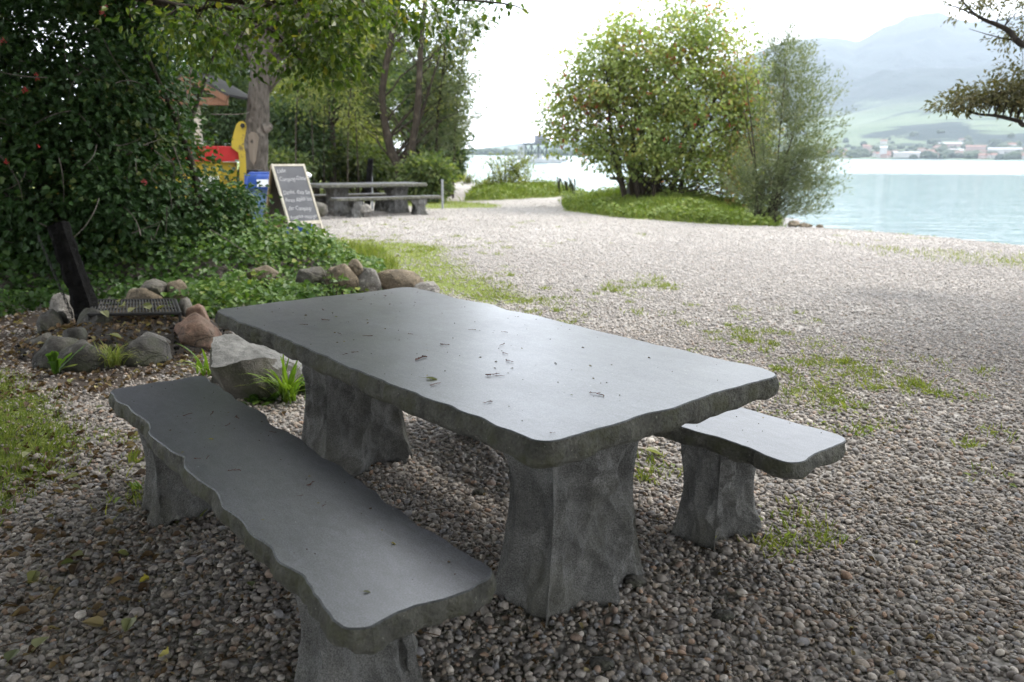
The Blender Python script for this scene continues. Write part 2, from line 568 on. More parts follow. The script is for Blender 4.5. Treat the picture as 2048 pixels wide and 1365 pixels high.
ridge = [elev(*p) for p in ((-400, 300), (500, 300), (900, 303), (960, 297), (1040, 288), (1120, 284), (1240, 270), (1360, 200), (1480, 120), (1560, 86), (1640, 74), (1690, 78), (1715, 84), (1735, 74),
                            (1765, 55), (1795, 46), (1812, 34), (1850, 27), (1880, 24), (1905, 36), (1940, 44), (2000, 38), (2048, 30), (2150, 30), (2400, 90), (2800, 200))]
low = [elev(*p) for p in ((-400, 309), (900, 309), (1240, 306), (1400, 285), (1560, 250), (1700, 232), (1800, 212), (1900, 198), (2048, 185), (2400, 190), (2800, 240))]
AZ = np.linspace(math.radians(-48), math.radians(56), 420)
RR = np.concatenate([np.linspace(1480, 3000, 90), np.linspace(3030, 5200, 80), np.linspace(5300, 6400, 8)])
A2, R2 = np.meshgrid(AZ, RR)
e1 = np.interp(A2, [p[0] for p in low], [p[1] for p in low])
e2 = np.interp(A2, [p[0] for p in ridge], [p[1] for p in ridge])
hx, hy = R2 * np.sin(A2), R2 * np.cos(A2)
nz = sum((vnoise(hx, hy, 1 / s, 30 + i) - 0.5) * w for i, (s, w) in enumerate(((900, 1.0), (420, 0.6), (190, 0.33), (80, 0.17))))
t1 = np.clip((R2 - 1490) / 1400, 0, 1)
z1 = e1 * 2890 * (0.15 * t1 + 0.85 * t1 ** 1.5) + nz * 70 * t1 * np.clip(e1 * 25, 0, 1)
t2 = np.clip((R2 - 2890) / 2310, 0, 1)
z2 = e2 * 5200 * np.clip(t2, 0, 1) ** 1.1 * (1 - 0) + nz * 260 * np.clip(t2 * (1 - t2) * 4, 0, 1) * np.clip(e2 * 12, 0, 1) + (e1 * 2890) * (1 - t2)
hz = np.where(R2 < 2890, z1, z2) + H * (t1 > 0)
hz = np.where(R2 > 5250, hz * (1 - (R2 - 5250) / 1300), hz) - 0.9 * (t1 <= 0.0)
nA = len(AZ)
i3, j3 = np.meshgrid(np.arange(len(RR) - 1), np.arange(nA - 1), indexing='ij')
HQ = np.stack([i3 * nA + j3, i3 * nA + j3 + 1, (i3 + 1) * nA + j3 + 1, (i3 + 1) * nA + j3], -1).reshape(-1, 4)


def hill_mat():
    t = NT('hill_slopes')
    z = t.n('SeparateXYZ', Vector=t.obj()).outputs[2]
    fields = t.ramp(t.n('TexVoronoi', Vector=t.obj((1, 1, 2)), Scale=0.006).outputs['Distance'], [(0.0, (0.06, 0.092, 0.053)), (0.9, (0.11, 0.138, 0.088))])
    f = t.noise(0.0052, 6, 0.58, vec=t.obj((0.5, 0.8, 1.6)), dist=0.8)
    wood_ = t.val(f, 0.49, 0.53)
    high = t.val(z, 120, 210)
    wood_ = t.math('MAXIMUM', wood_, t.math('MULTIPLY', high, t.val(t.noise(0.003, 7, 0.65), 0.25, 0.36)))
    col = t.mix(wood_, fields, (0.016, 0.028, 0.026))
    return t.surf(col, 0.95, t.bump(t.noise(0.03, 6, 0.7), 12.0), spec=0.1)


tag(MB().add(np.stack([hx, hy, hz], -1).reshape(-1, 3), HQ).build('hills', hill_mat(), smooth=True), 'hazy green slopes and blue mountain across the lake', 'mountain', kind='structure')
from bisect import bisect


def hill_z(x, y):
    a, r = math.atan2(x, y), math.hypot(x, y)
    i = min(max(bisect(RR.tolist(), r) - 1, 0), len(RR) - 2)
    j = min(max(bisect(AZ.tolist(), a) - 1, 0), nA - 2)
    return float(hz[i:i + 2, j:j + 2].mean())


# haze
t = NT('lake_haze')
pv = t.n('VolumePrincipled', Color=(0.78, 0.865, 1.0), Density=1.0e-4, Anisotropy=0.0)
t.t.links.new(pv.outputs[0], t.out.inputs['Volume'])
hb = MB().box((300, 3150, 548), (14600, 7300, 1106))
tag(hb.build('haze', t.m), 'pale blue haze over the lake and the mountain', 'haze', kind='stuff')

# ------------------------------------------------------------------ stone tables and benches
M_TOP = slate_top()
M_SIDE = stone('chipped_slate', (0.055, 0.055, 0.046), (0.19, 0.185, 0.155), 14, 0.03, 0.8, moss=(0.085, 0.088, 0.048), grain=110)
def split_stone():
    t = NT('rough_slate')
    v = t.obj((1, 1, 0.8))
    a = t.noise(8, 9, 0.72, vec=v, dist=0.3)
    g = t.noise(230, 2, 0.6)
    col = t.ramp(a, [(0.28, (0.085, 0.084, 0.080)), (0.5, (0.13, 0.129, 0.123)), (0.72, (0.21, 0.208, 0.20))])
    col = t.mix(0.75, col, t.ramp(g, [(0.30, (0.30, 0.30, 0.30)), (0.70, (1.6, 1.6, 1.6))]), 'MULTIPLY')
    col = t.mix(t.val(t.noise(3.2, 5, 0.65), 0.50, 0.66, 0, 0.55), col, (0.072, 0.070, 0.048))
    r1 = t.n('TexVoronoi', {'feature': 'SMOOTH_F1'}, Vector=t.n('Mapping', Vector=t.mix(0.12, v, t.n('TexNoise', Vector=t.obj(), Scale=6.0).outputs[1]), Scale=(1, 1, 1)).outputs[0], Scale=11.0, Smoothness=0.25).outputs['Distance']
    h = t.math('ADD', t.math('MULTIPLY', a, 1.3), t.math('ADD', t.math('MULTIPLY', r1, 0.9), t.math('MULTIPLY', g, 0.10)))
    return t.surf(col, 0.88, t.bump(h, 0.022), spec=0.3)


M_LEG = split_stone()
M_RIM = stone('slate_rim', (0.05, 0.055, 0.055), (0.09, 0.095, 0.095), 20, 0.004, 0.45, spec=0.5)


def scoops(P, seed, cell, depth, stretch=0.5):
    """chipped stone: lower envelope of random bowls, sharp ridges between them; P (n,3) -> n"""
    r = np.random.default_rng(seed)
    Q = P * np.array([1, 1, stretch])
    lo, hi = Q.min(0) - cell, Q.max(0) + cell
    n = int(np.prod((hi - lo) / cell)) + 8
    n = min(n, 900)
    Cn = r.uniform(lo, hi, (n, 3))
    off = r.uniform(0, 0.55, n)
    k = r.uniform(.7, 1.5, n)
    out = np.full(len(Q), 9.0)
    for c, o, q in zip(Cn, off, k):
        out = np.minimum(out, ((Q - c) ** 2).sum(1) / cell ** 2 * q + o)
    return (np.clip(out, 0, 2.0) - 0.6) * depth


def slab(L, W, T, th, seed, amp=0.012, lean=0.0):
    """stone slab with a hand-chipped wavy edge; local x long, y across, top at z=T"""
    r = 0.07 if W > 0.6 else 0.05
    n = int(2 * (L + W) / 0.0125)
    per = []
    hx_, hy_ = L / 2 - r, W / 2 - r
    segs = [((hx_, -hy_ - r), (hx_, 0), None)]
    # walk the rounded rectangle
    for cx, cy, a0 in ((hx_, -hy_, -PI / 2), (hx_, hy_, 0), (-hx_, hy_, PI / 2), (-hx_, -hy_, PI)):
        for a in np.linspace(a0, a0 + PI / 2, 8):
            per.append((cx + r * math.cos(a), cy + r * math.sin(a), math.cos(a), math.sin(a)))
    per = np.array(per + [per[0]])
    s = np.concatenate([[0], np.cumsum(np.hypot(*np.diff(per[:, :2], axis=0).T))])
    q = np.linspace(0, s[-1], n, endpoint=False)
    P = np.stack([np.interp(q, s, per[:, k]) for k in range(4)], 1)
    N = P[:, 2:] / np.linalg.norm(P[:, 2:], axis=1)[:, None]
    P = P[:, :2]
    so_ = Vector((seed * 7.31, seed * 3.7, 0))
    off = np.array([amp * (0.95 + 1.1 * abs(noise.noise(Vector((p[0] * 1.7, p[1] * 1.7, 5)) + so_))) * (1.5 * noise.noise(Vector((p[0] * 4.2, p[1] * 4.2, 0)) + so_) + 1.0 * noise.noise(Vector((p[0] * 9, p[1] * 9, 3)) + so_)
                           - 0.45 * abs(noise.noise(Vector((p[0] * 17, p[1] * 17, 9)) + so_))) for p in P])
    rings = []
    for z, o in ((T, -0.003), (T - 0.0035, 0.0008)):
        rings.append(np.c_[P + N * (off + o)[:, None], np.full(n, z)])
    zs = np.linspace(T - 0.012, T - th, 8)
    for k, z in enumerate(zs):
        f = k / 7
        d = np.array([0.014 * noise.noise(Vector((p[0] * 16, p[1] * 16, z * 30)) + so_) + 0.007 * noise.noise(Vector((p[0] * 45, p[1] * 45, z * 50)) + so_) for p in P])
        bulge = 0.006 * math.sin(f * PI) + 0.003 - 0.02 * max(0, f - 0.8) * 5 * 0.7
        zz = z + (0.4 + f) * np.array([0.010 * noise.noise(Vector((p[0] * 12, p[1] * 12, z * 9 + 40)) + so_) for p in P]) * (0 if k == 0 else 1)
        d = np.minimum(d * .5 + scoops(np.c_[P, np.full(n, z)], seed + 50, 0.034, 0.020, 1.3), 0.004)
        rings.append(np.c_[P + N * (off * (1 - 0.4 * f) + d * min(1, 0.3 + f * 2) + bulge)[:, None], zz])
    V = np.concatenate(rings)
    m = len(rings)
    i, j = np.meshgrid(np.arange(m - 1), np.arange(n), indexing='ij')
    Qd = np.stack([i * n + j, (i + 1) * n + j, (i + 1) * n + (j + 1) % n, i * n + (j + 1) % n], -1).reshape(-1, 4)
    mb = MB()
    mb.add(V, Qd, 1)
    mb.Mi[-1][:n] = 2
    mb.L.append(np.arange(n))
    mb.T.append(np.array([n]))
    mb.Mi.append(np.array([0]))
    mb.L.append((np.arange(n) + (m - 1) * n)[::-1])
    mb.T.append(np.array([n]))
    mb.Mi.append(np.array([1]))
    return mb


def pillar(ax, ay, h, seed, waist=0.80, flare=1.12, sink=0.04):
    """rough split stone foot: waisted block with sharp corners and chipped faces; ax, ay half sizes at the top"""
    nh, npf = 96, 44
    so_ = Vector((seed * 5.1, 0, seed * 2.3))
    rows = []
    side = np.linspace(-1, 1, npf, endpoint=False)
    sq = np.concatenate([np.c_[side, -np.ones(npf)], np.c_[np.ones(npf), side], np.c_[-side, np.ones(npf)], np.c_[-np.ones(npf), -side]])
    nrm = np.concatenate([np.tile(v, (npf, 1)) for v in ((0, -1), (1, 0), (0, 1), (-1, 0))])
    dist_c = 1 - np.abs(np.concatenate([side] * 4))
    for z in np.linspace(-sink, h, nh):
        f = min(1, max(0, z / h))
        k = waist + (1.0 - waist) * smoothstep(0.45, 1.0, f) + (flare - waist) * (1 - f) ** 2.0
        p = sq * np.array([ax, ay]) * k
        out = np.c_[p, np.full(len(p), z)]
        rows.append(out)
    V = np.concatenate(rows)
    m = 4 * npf
    NN, DC = np.tile(nrm, (nh, 1)), np.tile(dist_c, nh)
    dsp = scoops(V, seed + 7, 0.125, 0.135, 0.45) + scoops(V, seed + 90, 0.05, 0.04, 0.6)
    dsp += np.array([0.007 * noise.noise(Vector(v) * 11 + so_) + 0.004 * noise.noise(Vector(v) * 38 + so_) + 0.003 * noise.noise(Vector(v) * 90 + so_) for v in V])
    V[:, :2] += NN * (dsp * (0.04 + 0.96 * smoothstep(0.0, 0.22, DC)) * np.where(np.abs(NN[:, 0]) > .5, 1.0, 0.55))[:, None]
    i, j = np.meshgrid(np.arange(nh - 1), np.arange(m), indexing='ij')
    Qd = np.stack([i * m + j, i * m + (j + 1) % m, (i + 1) * m + (j + 1) % m, (i + 1) * m + j], -1).reshape(-1, 4)
    mb = MB().add(V, Qd)
    mb.L.append(np.arange(m) + (nh - 1) * m)
    mb.T.append(np.array([m]))
    mb.Mi.append(np.array([0]))
    return mb


def stone_piece(name, label, cat, c, ang, L, W, T, th, legs, seed, part, amp, group):
    root = thing(name, label, cat, (c[0], c[1], 0), ang, group)
    slab(L, W, T, th, seed, amp).build(part, [M_TOP, M_SIDE, M_RIM], root)
    for k, (lx, ly, ax, ay) in enumerate(legs):
        o = pillar(ax, ay, T - th + 0.002, seed * 3 + k).build('leg', M_LEG, root, smooth=False, loc=(lx, ly, 0))
    return root


TA = math.radians(-49.8)
tc = sum(at(*p, 0.74)[:2] for p in ((418, 622), (825, 573), (1560, 748), (1085, 885))) / 4
stone_piece('picnic_table', 'big dark slate picnic table with chipped wavy edge nearest the camera', 'table',
            tc, TA, 2.19, 1.05, 0.74, 0.072, [(0.695, -0.02, 0.118, 0.205), (-0.76, -0.02, 0.12, 0.21)], 1, 'tabletop', 0.011, 'stone picnic tables')
BA = math.radians(-51.8)
bc = sum(at(*p, 0.457)[:2] for p in ((217, 780), (415, 752), (995, 1155), (690, 1250))) / 4
stone_piece('picnic_bench', 'long dark slate bench on the fire pit side of the near table', 'bench',
            bc, BA, 2.19, 0.385, 0.457, 0.066, [(0.72, 0.0, 0.09, 0.135), (-0.74, -0.02, 0.09, 0.135)], 2, 'seat', 0.014, 'stone picnic benches')
e1_ = np.array([math.cos(TA), math.sin(TA)])
ec = (at(1700, 885, 0.457)[:2] + at(1600, 925, 0.457)[:2]) / 2
rb = ec - e1_ * 1.09 + np.array([0.0, 0.02])
stone_piece('picnic_bench', 'slate bench on the lake side of the near table, partly hidden by it', 'bench',
            rb, TA, 2.18, 0.375, 0.457, 0.066, [(0.70, -0.02, 0.09, 0.128), (-0.72, 0.0, 0.09, 0.13)], 3, 'seat', 0.012, 'stone picnic benches')
FA = math.radians(36)
fd, fp = np.array([math.cos(FA), math.sin(FA)]), np.array([-math.sin(FA), math.cos(FA)])
fc = (at(670, 398, 0.457)[:2] + at(883, 391, 0.457)[:2]) / 2 + fp * 0.18
stone_piece('picnic_table', 'far grey stone picnic table standing at the edge of the woods', 'table',
            fc + fp * 0.78 - fd * 0.12, FA, 2.75, 1.0, 0.74, 0.085, [(0.78, 0, 0.19, 0.24), (-0.78, 0, 0.19, 0.24)], 4, 'tabletop', 0.012, 'stone picnic tables')
stone_piece('picnic_bench', 'stone bench in front of the far picnic table, the one facing the gravel', 'bench',
            fc, FA, 2.72, 0.38, 0.457, 0.075, [(0.82, 0, 0.12, 0.15), (-0.80, 0, 0.12, 0.15)], 5, 'seat', 0.012, 'stone picnic benches')
stone_piece('picnic_bench', 'stone bench behind the far picnic table, half hidden on its wooded side', 'bench',
            fc + fp * 1.55 - fd * 0.2, FA, 2.72, 0.38, 0.457, 0.075, [(0.82, 0, 0.12, 0.15), (-0.80, 0, 0.12, 0.15)], 6, 'seat', 0.012, 'stone picnic benches')

# ------------------------------------------------------------------ rocks
ROCK = {
    'grey': stone('grey_rock', (0.07, 0.065, 0.055), (0.19, 0.175, 0.155), 5, 0.02, moss=(0.075, 0.075, 0.045), crack=5),
    'dark': stone('dark_rock', (0.035, 0.033, 0.030), (0.10, 0.095, 0.085), 5, 0.02, moss=(0.05, 0.055, 0.03), crack=5),
    'pale': stone('pale_rock', (0.15, 0.14, 0.125), (0.36, 0.34, 0.31), 6, 0.03, crack=5),
    'brown': stone('brown_rock', (0.10, 0.080, 0.055), (0.23, 0.185, 0.13), 5, 0.018, crack=5),
    'red': stone('reddish_rock', (0.13, 0.085, 0.06), (0.30, 0.18, 0.13), 4, 0.018, moss=(0.16, 0.13, 0.10), crack=5),
    'granite': stone('split_granite', (0.105, 0.105, 0.10), (0.25, 0.25, 0.238), 9, 0.02, grain=130),
    'granite_face': stone('granite_face', (0.060, 0.056, 0.046), (0.145, 0.135, 0.115), 5, 0.02, moss=(0.05, 0.055, 0.03), grain=120),
}


def rock_mesh(s, seed, rough=0.18, cuts=5, sub=4):
    V = ico(sub)[0].copy()
    r = np.random.default_rng(seed)
    o = Vector(r.random(3) * 50)
    d = np.array([noise.noise(Vector(v) * 1.1 + o) * 1.3 + 0.45 * noise.noise(Vector(v) * 2.6 + o) + 0.16 * noise.noise(Vector(v) * 7 + o) + 0.06 * noise.noise(Vector(v) * 18 + o) for v in V])
    V = V * (1 + rough * d)[:, None]
    for _ in range(cuts):
        nn = r.normal(size=3)
        nn[2] = abs(nn[2]) * 0.8
        nn /= np.linalg.norm(nn)
        h = r.uniform(0.66, 0.9)
        ex = np.clip(V @ nn - h, 0, None)
        V -= ex[:, None] * nn * 0.85
    V *= np.array(s)
    return V


def rock_px(u0, u1, vt, vb, Y, mat, label, seed, name='rock', cat='rock', zb=None, deep=0.85, cuts=5, rough=0.18, group=None, rz=None):
    """a rock standing at distance Y that spans about the given width and height there"""
    p = atd((u0 + u1) / 2, vb, Y)
    zb = p[2] if zb is None else zb
    zt = atd((u0 + u1) / 2, vt, Y)[2]
    w = (u1 - u0) / F * math.hypot(Y, 0) * 1.16 / 2
    h = max(0.03, (zt - zb))
    V = rock_mesh((w, w * deep, h * 0.62), seed, rough, cuts)
    V[:, 2] -= V[:, 2].max() - h
    o = MB().add(V, ico(4)[1]).build(name, ROCK[mat], smooth=True)
    o.location = (p[0], Y + w * deep * 0.5, zb)
    return tag(o, label, cat, group)


RG = 'rocks ringing the fire pit'
pit = [
    (95, 165, 589, 640, 6.75, 'pale', 'pale cracked rock at the back of the fire pit left of the burnt post', 0.85),
    (72, 118, 622, 678, 6.15, 'dark', 'smooth dark brown rock at the left side of the fire pit', 1.3),
    (66, 106, 669, 702, 5.55, 'grey', 'small grey corner rock at the front left of the fire pit', 0.9),
    (74, 160, 676, 748, 5.15, 'dark', 'big dark rock behind the toothed weed at the front of the fire pit', 0.8),
    (124, 208, 683, 746, 5.10, 'dark', 'wedge shaped dark rock beside the grass tuft at the front of the fire pit', 0.7),
    (234, 330, 679, 732, 5.30, 'dark', 'rounded dark grey rock at the front middle of the fire pit', 0.8),
    (256, 341, 667, 708, 5.55, 'pale', 'pale jagged rock just behind the rounded front rock of the fire pit', 0.6),
    (340, 430, 632, 697, 5.75, 'red', 'big reddish rounded boulder at the right end of the fire pit', 0.9),
    (368, 414, 609, 645, 6.25, 'red', 'smaller pinkish rock behind the big reddish boulder of the fire pit', 0.9),
    (348, 384, 596, 620, 6.50, 'grey', 'small grey rock beside the end of the grill grate', 0.9),
    (228, 344, 577, 612, 6.90, 'brown', 'wide grey brown rock at the back of the fire pit under two top stones', 0.6),
    (155, 218, 620, 655, 6.05, 'dark', 'sooty rock at the foot of the burnt post inside the fire pit', 0.8),
    (108, 134, 624, 647, 6.30, 'dark', 'small sooty stone beside the left rim of the fire pit', 0.9),
    (120, 172, 655, 684, 5.55, 'dark', 'flat dark stone lying in the ash of the fire pit', 1.0),
]
for k, (u0, u1, vt, vb, Y, m, lab, dp) in enumerate(pit):
    rock_px(u0, u1, vt, vb, Y, m, lab, 40 + k, deep=dp, group=RG, cuts=8 if m == 'pale' else 6, rough=0.34 if m == 'pale' else 0.24, zb=-0.02)
for u0, u1, vt, vb, m, lab, sd_ in ((283, 333, 561, 592, 'grey', 'dark oval stone on top of the fire pit back wall', 61), (331, 371, 561, 600, 'brown', 'squarish grey stone on top of the fire pit back wall', 62)):
    rock_px(u0, u1, vt, vb, 6.95, m, lab, sd_, deep=0.8, cuts=4, group=RG)
WG = 'rocks of the low bank wall'
for k, (u0, u1, vt, vb, Y, m, lab, dp) in enumerate([
    (500, 558, 532, 566, 7.95, 'brown', 'ivy covered brown rock at the left of the bank wall', 0.7),
    (592, 656, 535, 570, 7.75, 'grey', 'long grey rock in the middle of the bank wall among the ivy', 0.6),
    (652, 711, 528, 590, 7.65, 'brown', 'big slanted brown rock of the bank wall under the small square stone', 0.7),
    (706, 760, 536, 590, 7.70, 'pale', 'pale mottled rock in the bank wall beside the slanted one', 0.7),
    (756, 850, 541, 590, 7.75, 'brown', 'long brown boulder just behind the far corner of the near table', 0.6),
    (826, 874, 565, 590, 7.5, 'pale', 'small pale rock at the right end of the bank wall', 0.8)]):
    rock_px(u0, u1, vt, vb, Y, m, lab, 70 + k, deep=dp, group=WG, cuts=7, rough=0.26)
rock_px(698, 726, 519, 550, 7.72, 'brown', 'small squarish brown stone perched on top of the bank wall', 81, deep=0.9, cuts=6, group=WG)
SG = 'rocks at the waterline'
for k, (u0, u1, vb, lab) in enumerate([(1632, 1648, 459, 'brown rounded rock in the shallow water at the gravel edge'), (1600, 1624, 456, 'tan rock on the waterline below the willow'), (1578, 1600, 452, 'low stone at the waterline close under the willow')]):
    Y = at((u0 + u1) / 2, vb, -0.25)[1]
    rock_px(u0, u1, vb - 10, vb + 1, Y, 'brown', lab, 90 + k, group=SG)
rock_px(620, 652, 404, 430, 17.6, 'grey', 'grey fire ring rock lying left of the far picnic table', 95, deep=0.8)
rock_px(716, 742, 408, 424, 18.2, 'pale', 'pale slanted rock seen under the far picnic table', 96, deep=0.8)
rock_px(652, 698, 398, 424, 19.2, 'dark', 'dark rock heap behind the front bench of the far table', 97, deep=0.8)
rock_px(896, 908, 346, 352, 44, 'pale', 'pale stone on the distant beach beside the reeds', 98)


def hull(pts, seed, amp=0.02, cut=3):
    bm = bmesh.new()
    for p in pts:
        bm.verts.new(p)
    bmesh.ops.convex_hull(bm, input=bm.verts)
    bmesh.ops.triangulate(bm, faces=bm.faces[:])
    for _ in range(cut):
        bmesh.ops.subdivide_edges(bm, edges=bm.edges[:], cuts=1, use_grid_fill=True)
    for v in bm.verts:
        q = Vector(v.co)
        o = Vector((seed * 3.3, 1, 2))
        v.co += Vector((noise.noise(q * 5 + o), noise.noise(q * 5 + o + Vector((9, 0, 0))), 0.6 * noise.noise(q * 6 + o + Vector((0, 9, 0))))) * amp
        v.co += Vector((noise.noise(q * 17 + o), noise.noise(q * 17 + o + Vector((9, 0, 0))), noise.noise(q * 17 + o + Vector((0, 9, 0))))) * amp * 0.4
    bm.normal_update()
    bm.verts.index_update()
    V = np.array([v.co[:] for v in bm.verts])
    Fs = [[v.index for v in f.verts] for f in bm.faces]
    up = [1 if f.normal.z > 0.55 else 0 for f in bm.faces]
    bm.free()
    return V, Fs, up


YB = 4.55
top = [atd(u, v, y) for u, v, y in ((419, 735, 4.40), (424, 678, 4.75), (462, 668, 4.86), (500, 677, 4.86), (562, 700, 4.80), (530, 716, 4.52), (478, 724, 4.42), (428, 738, 4.38))]
bot = [np.array([at(u, v)[0], at(u, v)[1], -0.05]) for u, v in ((424, 752), (480, 800), (550, 806), (592, 796))] + [np.array([-1.55, 5.0, -.05]), np.array([-1.15, 4.95, -.05])]
extra = [atd(578, 722, 4.7), atd(584, 760, 4.6)]
V, Fs, up = hull([tuple(p) for p in top + bot + extra], 3, 0.022, 4)
mb = MB()
mb.add(V, Fs)
mb.Mi = [np.array(up)]
tag(mb.build('boulder', [ROCK['granite_face'], ROCK['granite']]), 'split grey granite boulder with pale flat top beside the near table', 'boulder')
for k, (u, v, s, lab) in enumerate([(1270, 1173, 0.045, 'dark angular stone chip leaning at the foot of the near table leg'), (1444, 1240, 0.038, 'flat dark stone lying on the pebbles right of the near table leg'),
                                    (1203, 1336, 0.04, 'dark angular stone in the pebbles at the bottom edge in front of the table'), (958, 990, 0.03, 'dark stone chip in the shade under the near table')]):
    p = at(u, v)
    V = rock_mesh((s, s * 0.75, s * 0.55), 120 + k, 0.2, 7, 3)
    o = MB().add(V, ico(3)[1]).build('stone', ROCK['dark'])
    o.location = (p[0], p[1], s * 0.35)
    tag(o, lab, 'stone', 'loose dark stones')

# ------------------------------------------------------------------ burnt posts, grate, ash
M_CHAR = stone('charcoal', (0.003, 0.003, 0.003), (0.012, 0.0115, 0.011), 16, 0.03, 0.9, grain=60, spec=0.1)
M_IRON = plain('sooty_iron', (0.009, 0.0085, 0.008), 0.6, 0.4, 30)
M_GALV = plain('galvanised_steel', (0.35, 0.36, 0.37), 0.45, 0.3, 20, 0.6)


def burnt_post(name, label, a, b, w0, w1, seed):
    a, b = np.array(a), np.array(b)
    r = thing(name, label, 'post', tuple(a))
    d = b - a
    ax = d / np.linalg.norm(d)
    x = np.cross(ax, [0, 1, 0.2])
    x /= np.linalg.norm(x)
    y = np.cross(ax, x)
    n = 44
    prof = np.array([(-1, -.82), (-.5, -1), (0, -.96), (.55, -1), (1, -.8), (1.02, -.2), (.93, .3), (1, .84), (.5, 1), (-.1, .95), (-.6, 1), (-1, .8), (-.95, .2), (-1.02, -.3)])
    V = []
    for i, t in enumerate(np.linspace(0, 1, n)):
        w = (w0 + (w1 - w0) * t) / 2
        crack = 0.965 if (i % 11 == 4) else 1.0
        for k, (p, q) in enumerate(prof):
            c = d * t + (x * p + y * q) * w * crack
            c = c + (x * p + y * q) * 0.012 * noise.noise(Vector(c) * 14 + Vector((seed, k * .3, 0)))
            V.append(c + ax * (0.02 * noise.noise(Vector((p * 3, q * 3, seed))) if i == n - 1 else 0))
    m = len(prof)
    i, j = np.meshgrid(np.arange(n - 1), np.arange(m), indexing='ij')
    Qd = np.stack([i * m + j, i * m + (j + 1) % m, (i + 1) * m + (j + 1) % m, (i + 1) * m + j], -1).reshape(-1, 4)
    mb = MB().add(V, Qd)
    mb.L.append(np.arange(m) + (n - 1) * m)
    mb.T.append(np.array([m]))
    mb.Mi.append(np.array([0]))
    mb.build('timber', M_CHAR, r)
    return r


pa, pb = atd(180, 640, 6.35), atd(116, 447, 6.35)
bp = burnt_post('burnt_post', 'leaning black charred timber post rising from the near fire pit', pa, pb, 0.150, 0.125, 1)
ch = MB()
for k in range(17):
    z = 0.10 + 0.62 * k / 16
    c = np.array([-0.13 - 0.19 * k / 16, -0.02, z - 0.06])
    a = np.linspace(0, 2 * PI, 9)
    off = np.stack([0.009 * np.cos(a) * (k % 2), 0.009 * np.cos(a) * ((k + 1) % 2), 0.026 * np.sin(a)], 1)
    ch.tube(c + off, 0.0035, 5)
ch.build('chain', M_IRON, bp)

P4 = [at(178, 630, .19), at(360, 627, .19), at(350, 600, .19), at(190, 602, .19)]
gc = sum(P4) / 4
gr = thing('grill_grate', 'black iron grill grate strewn with dry leaves lying across the near fire pit', 'grate', tuple(gc))
P4 = [p - gc for p in P4]
fr = MB()
for a, b in zip(P4, P4[1:] + P4[:1]):
    fr.tube([a, b], 0.013, 6)
fr.build('frame', M_IRON, gr)
bars = MB()
for k in range(1, 27):
    f = k / 27
    a, b = P4[0] * (1 - f) + P4[1] * f, P4[3] * (1 - f) + P4[2] * f
    bars.tube([a, b], 0.0075, 5)
for f in (0.35, 0.68):
    bars.tube([P4[0] * (1 - f) + P4[3] * f, P4[1] * (1 - f) + P4[2] * f], 0.007, 5)
bars.build('bars', M_IRON, gr)
for p in P4:
    MB().tube([p, (p[0] * 0.98, p[1] * 0.98, -gc[2] + 0.02)], 0.011, 6).build('leg', M_IRON, gr)

ah = MB()
na = 60
ex = np.linspace(-1, 1, na)
AX, AY = np.meshgrid(ex, ex)
rr = np.sqrt(AX ** 2 + AY ** 2)
az = 0.125 * np.clip(1 - rr ** 3, 0, 1) + 0.03 * (vnoise(AX, AY, 6, 8) - 0.5) + 0.02 * (vnoise(AX, AY, 16, 9) - 0.5) - 0.03 * (rr > 0.98)
i, j = np.meshgrid(np.arange(na - 1), np.arange(na - 1), indexing='ij')
Qd = np.stack([i * na + j, i * na + j + 1, (i + 1) * na + j + 1, (i + 1) * na + j], -1).reshape(-1, 4)
ah.add(np.stack([AX * 0.78, AY * 0.80, az], -1).reshape(-1, 3), Qd)
ash = ah.build('ash', stone('ash_bed', (0.014, 0.012, 0.010), (0.085, 0.070, 0.058), 30, 0.03, 0.95, grain=50), smooth=False)
ash.location = (-2.95, 6.0, 0.0)
tag(ash, 'black ash and charcoal filling the near fire pit', 'ash', kind='stuff')
cm = MB()
for k in range(260):
    a, q = rng.random() * 2 * PI, math.sqrt(rng.random()) * 0.74
    s = rng.uniform(0.008, 0.028)
    V = ico(1)[0] * np.array([s, s * rng.uniform(.5, 1), s * rng.uniform(.4, .8)])
    V = V @ np.array(Matrix.Rotation(rng.random() * 6, 3, 'Z')).T + np.array([q * math.cos(a), q * math.sin(a) * 1.02, 0.11 * (1 - (q / .76) ** 3) + 0.012])
    cm.add(V, ico(1)[1], mi=int(rng.random() < 0.25))
o = cm.build('charcoal', [M_CHAR, ROCK['pale']])
o.location = (-2.95, 5.95, 0)
tag(o, 'charcoal lumps and burnt gravel bits in the near fire pit', 'charcoal', kind='stuff')

Yp = 20.6
burnt_post('burnt_post', 'upright dark timber post standing behind the far picnic table', (atd(733, 397, Yp)[0], Yp, 0), atd(741, 318, Yp), 0.15, 0.13, 4)
px = atd(744, 390, 21.0)
ps = thing('metal_pole', 'thin galvanised pole right beside the dark timber post', 'pole', (px[0], 21.0, 0))
MB().tube([(0, 0, -0.1), (0, 0, atd(744, 340, 21.0)[2])], 0.03, 8).build('shaft', M_GALV, ps)
MB().tube([(0, 0, atd(744, 340, 21.0)[2]), (0, 0, atd(744, 340, 21.0)[2] + 0.02)], 0.034, 8).build('end_cap', M_GALV, ps)
px = atd(885, 400, 21.4)
ps = thing('metal_pole', 'short grey bollard pole at the start of the distant beach', 'pole', (px[0], 21.4, 0))
MB().tube([(0, 0, -0.1), (0, 0, atd(885, 361, 21.4)[2])], 0.032, 8).build('shaft', M_GALV, ps)
MB().tube([(0, 0, atd(885, 361, 21.4)[2]), (0, 0, atd(885, 361, 21.4)[2] + 0.02)], 0.037, 8).build('end_cap', M_GALV, ps)

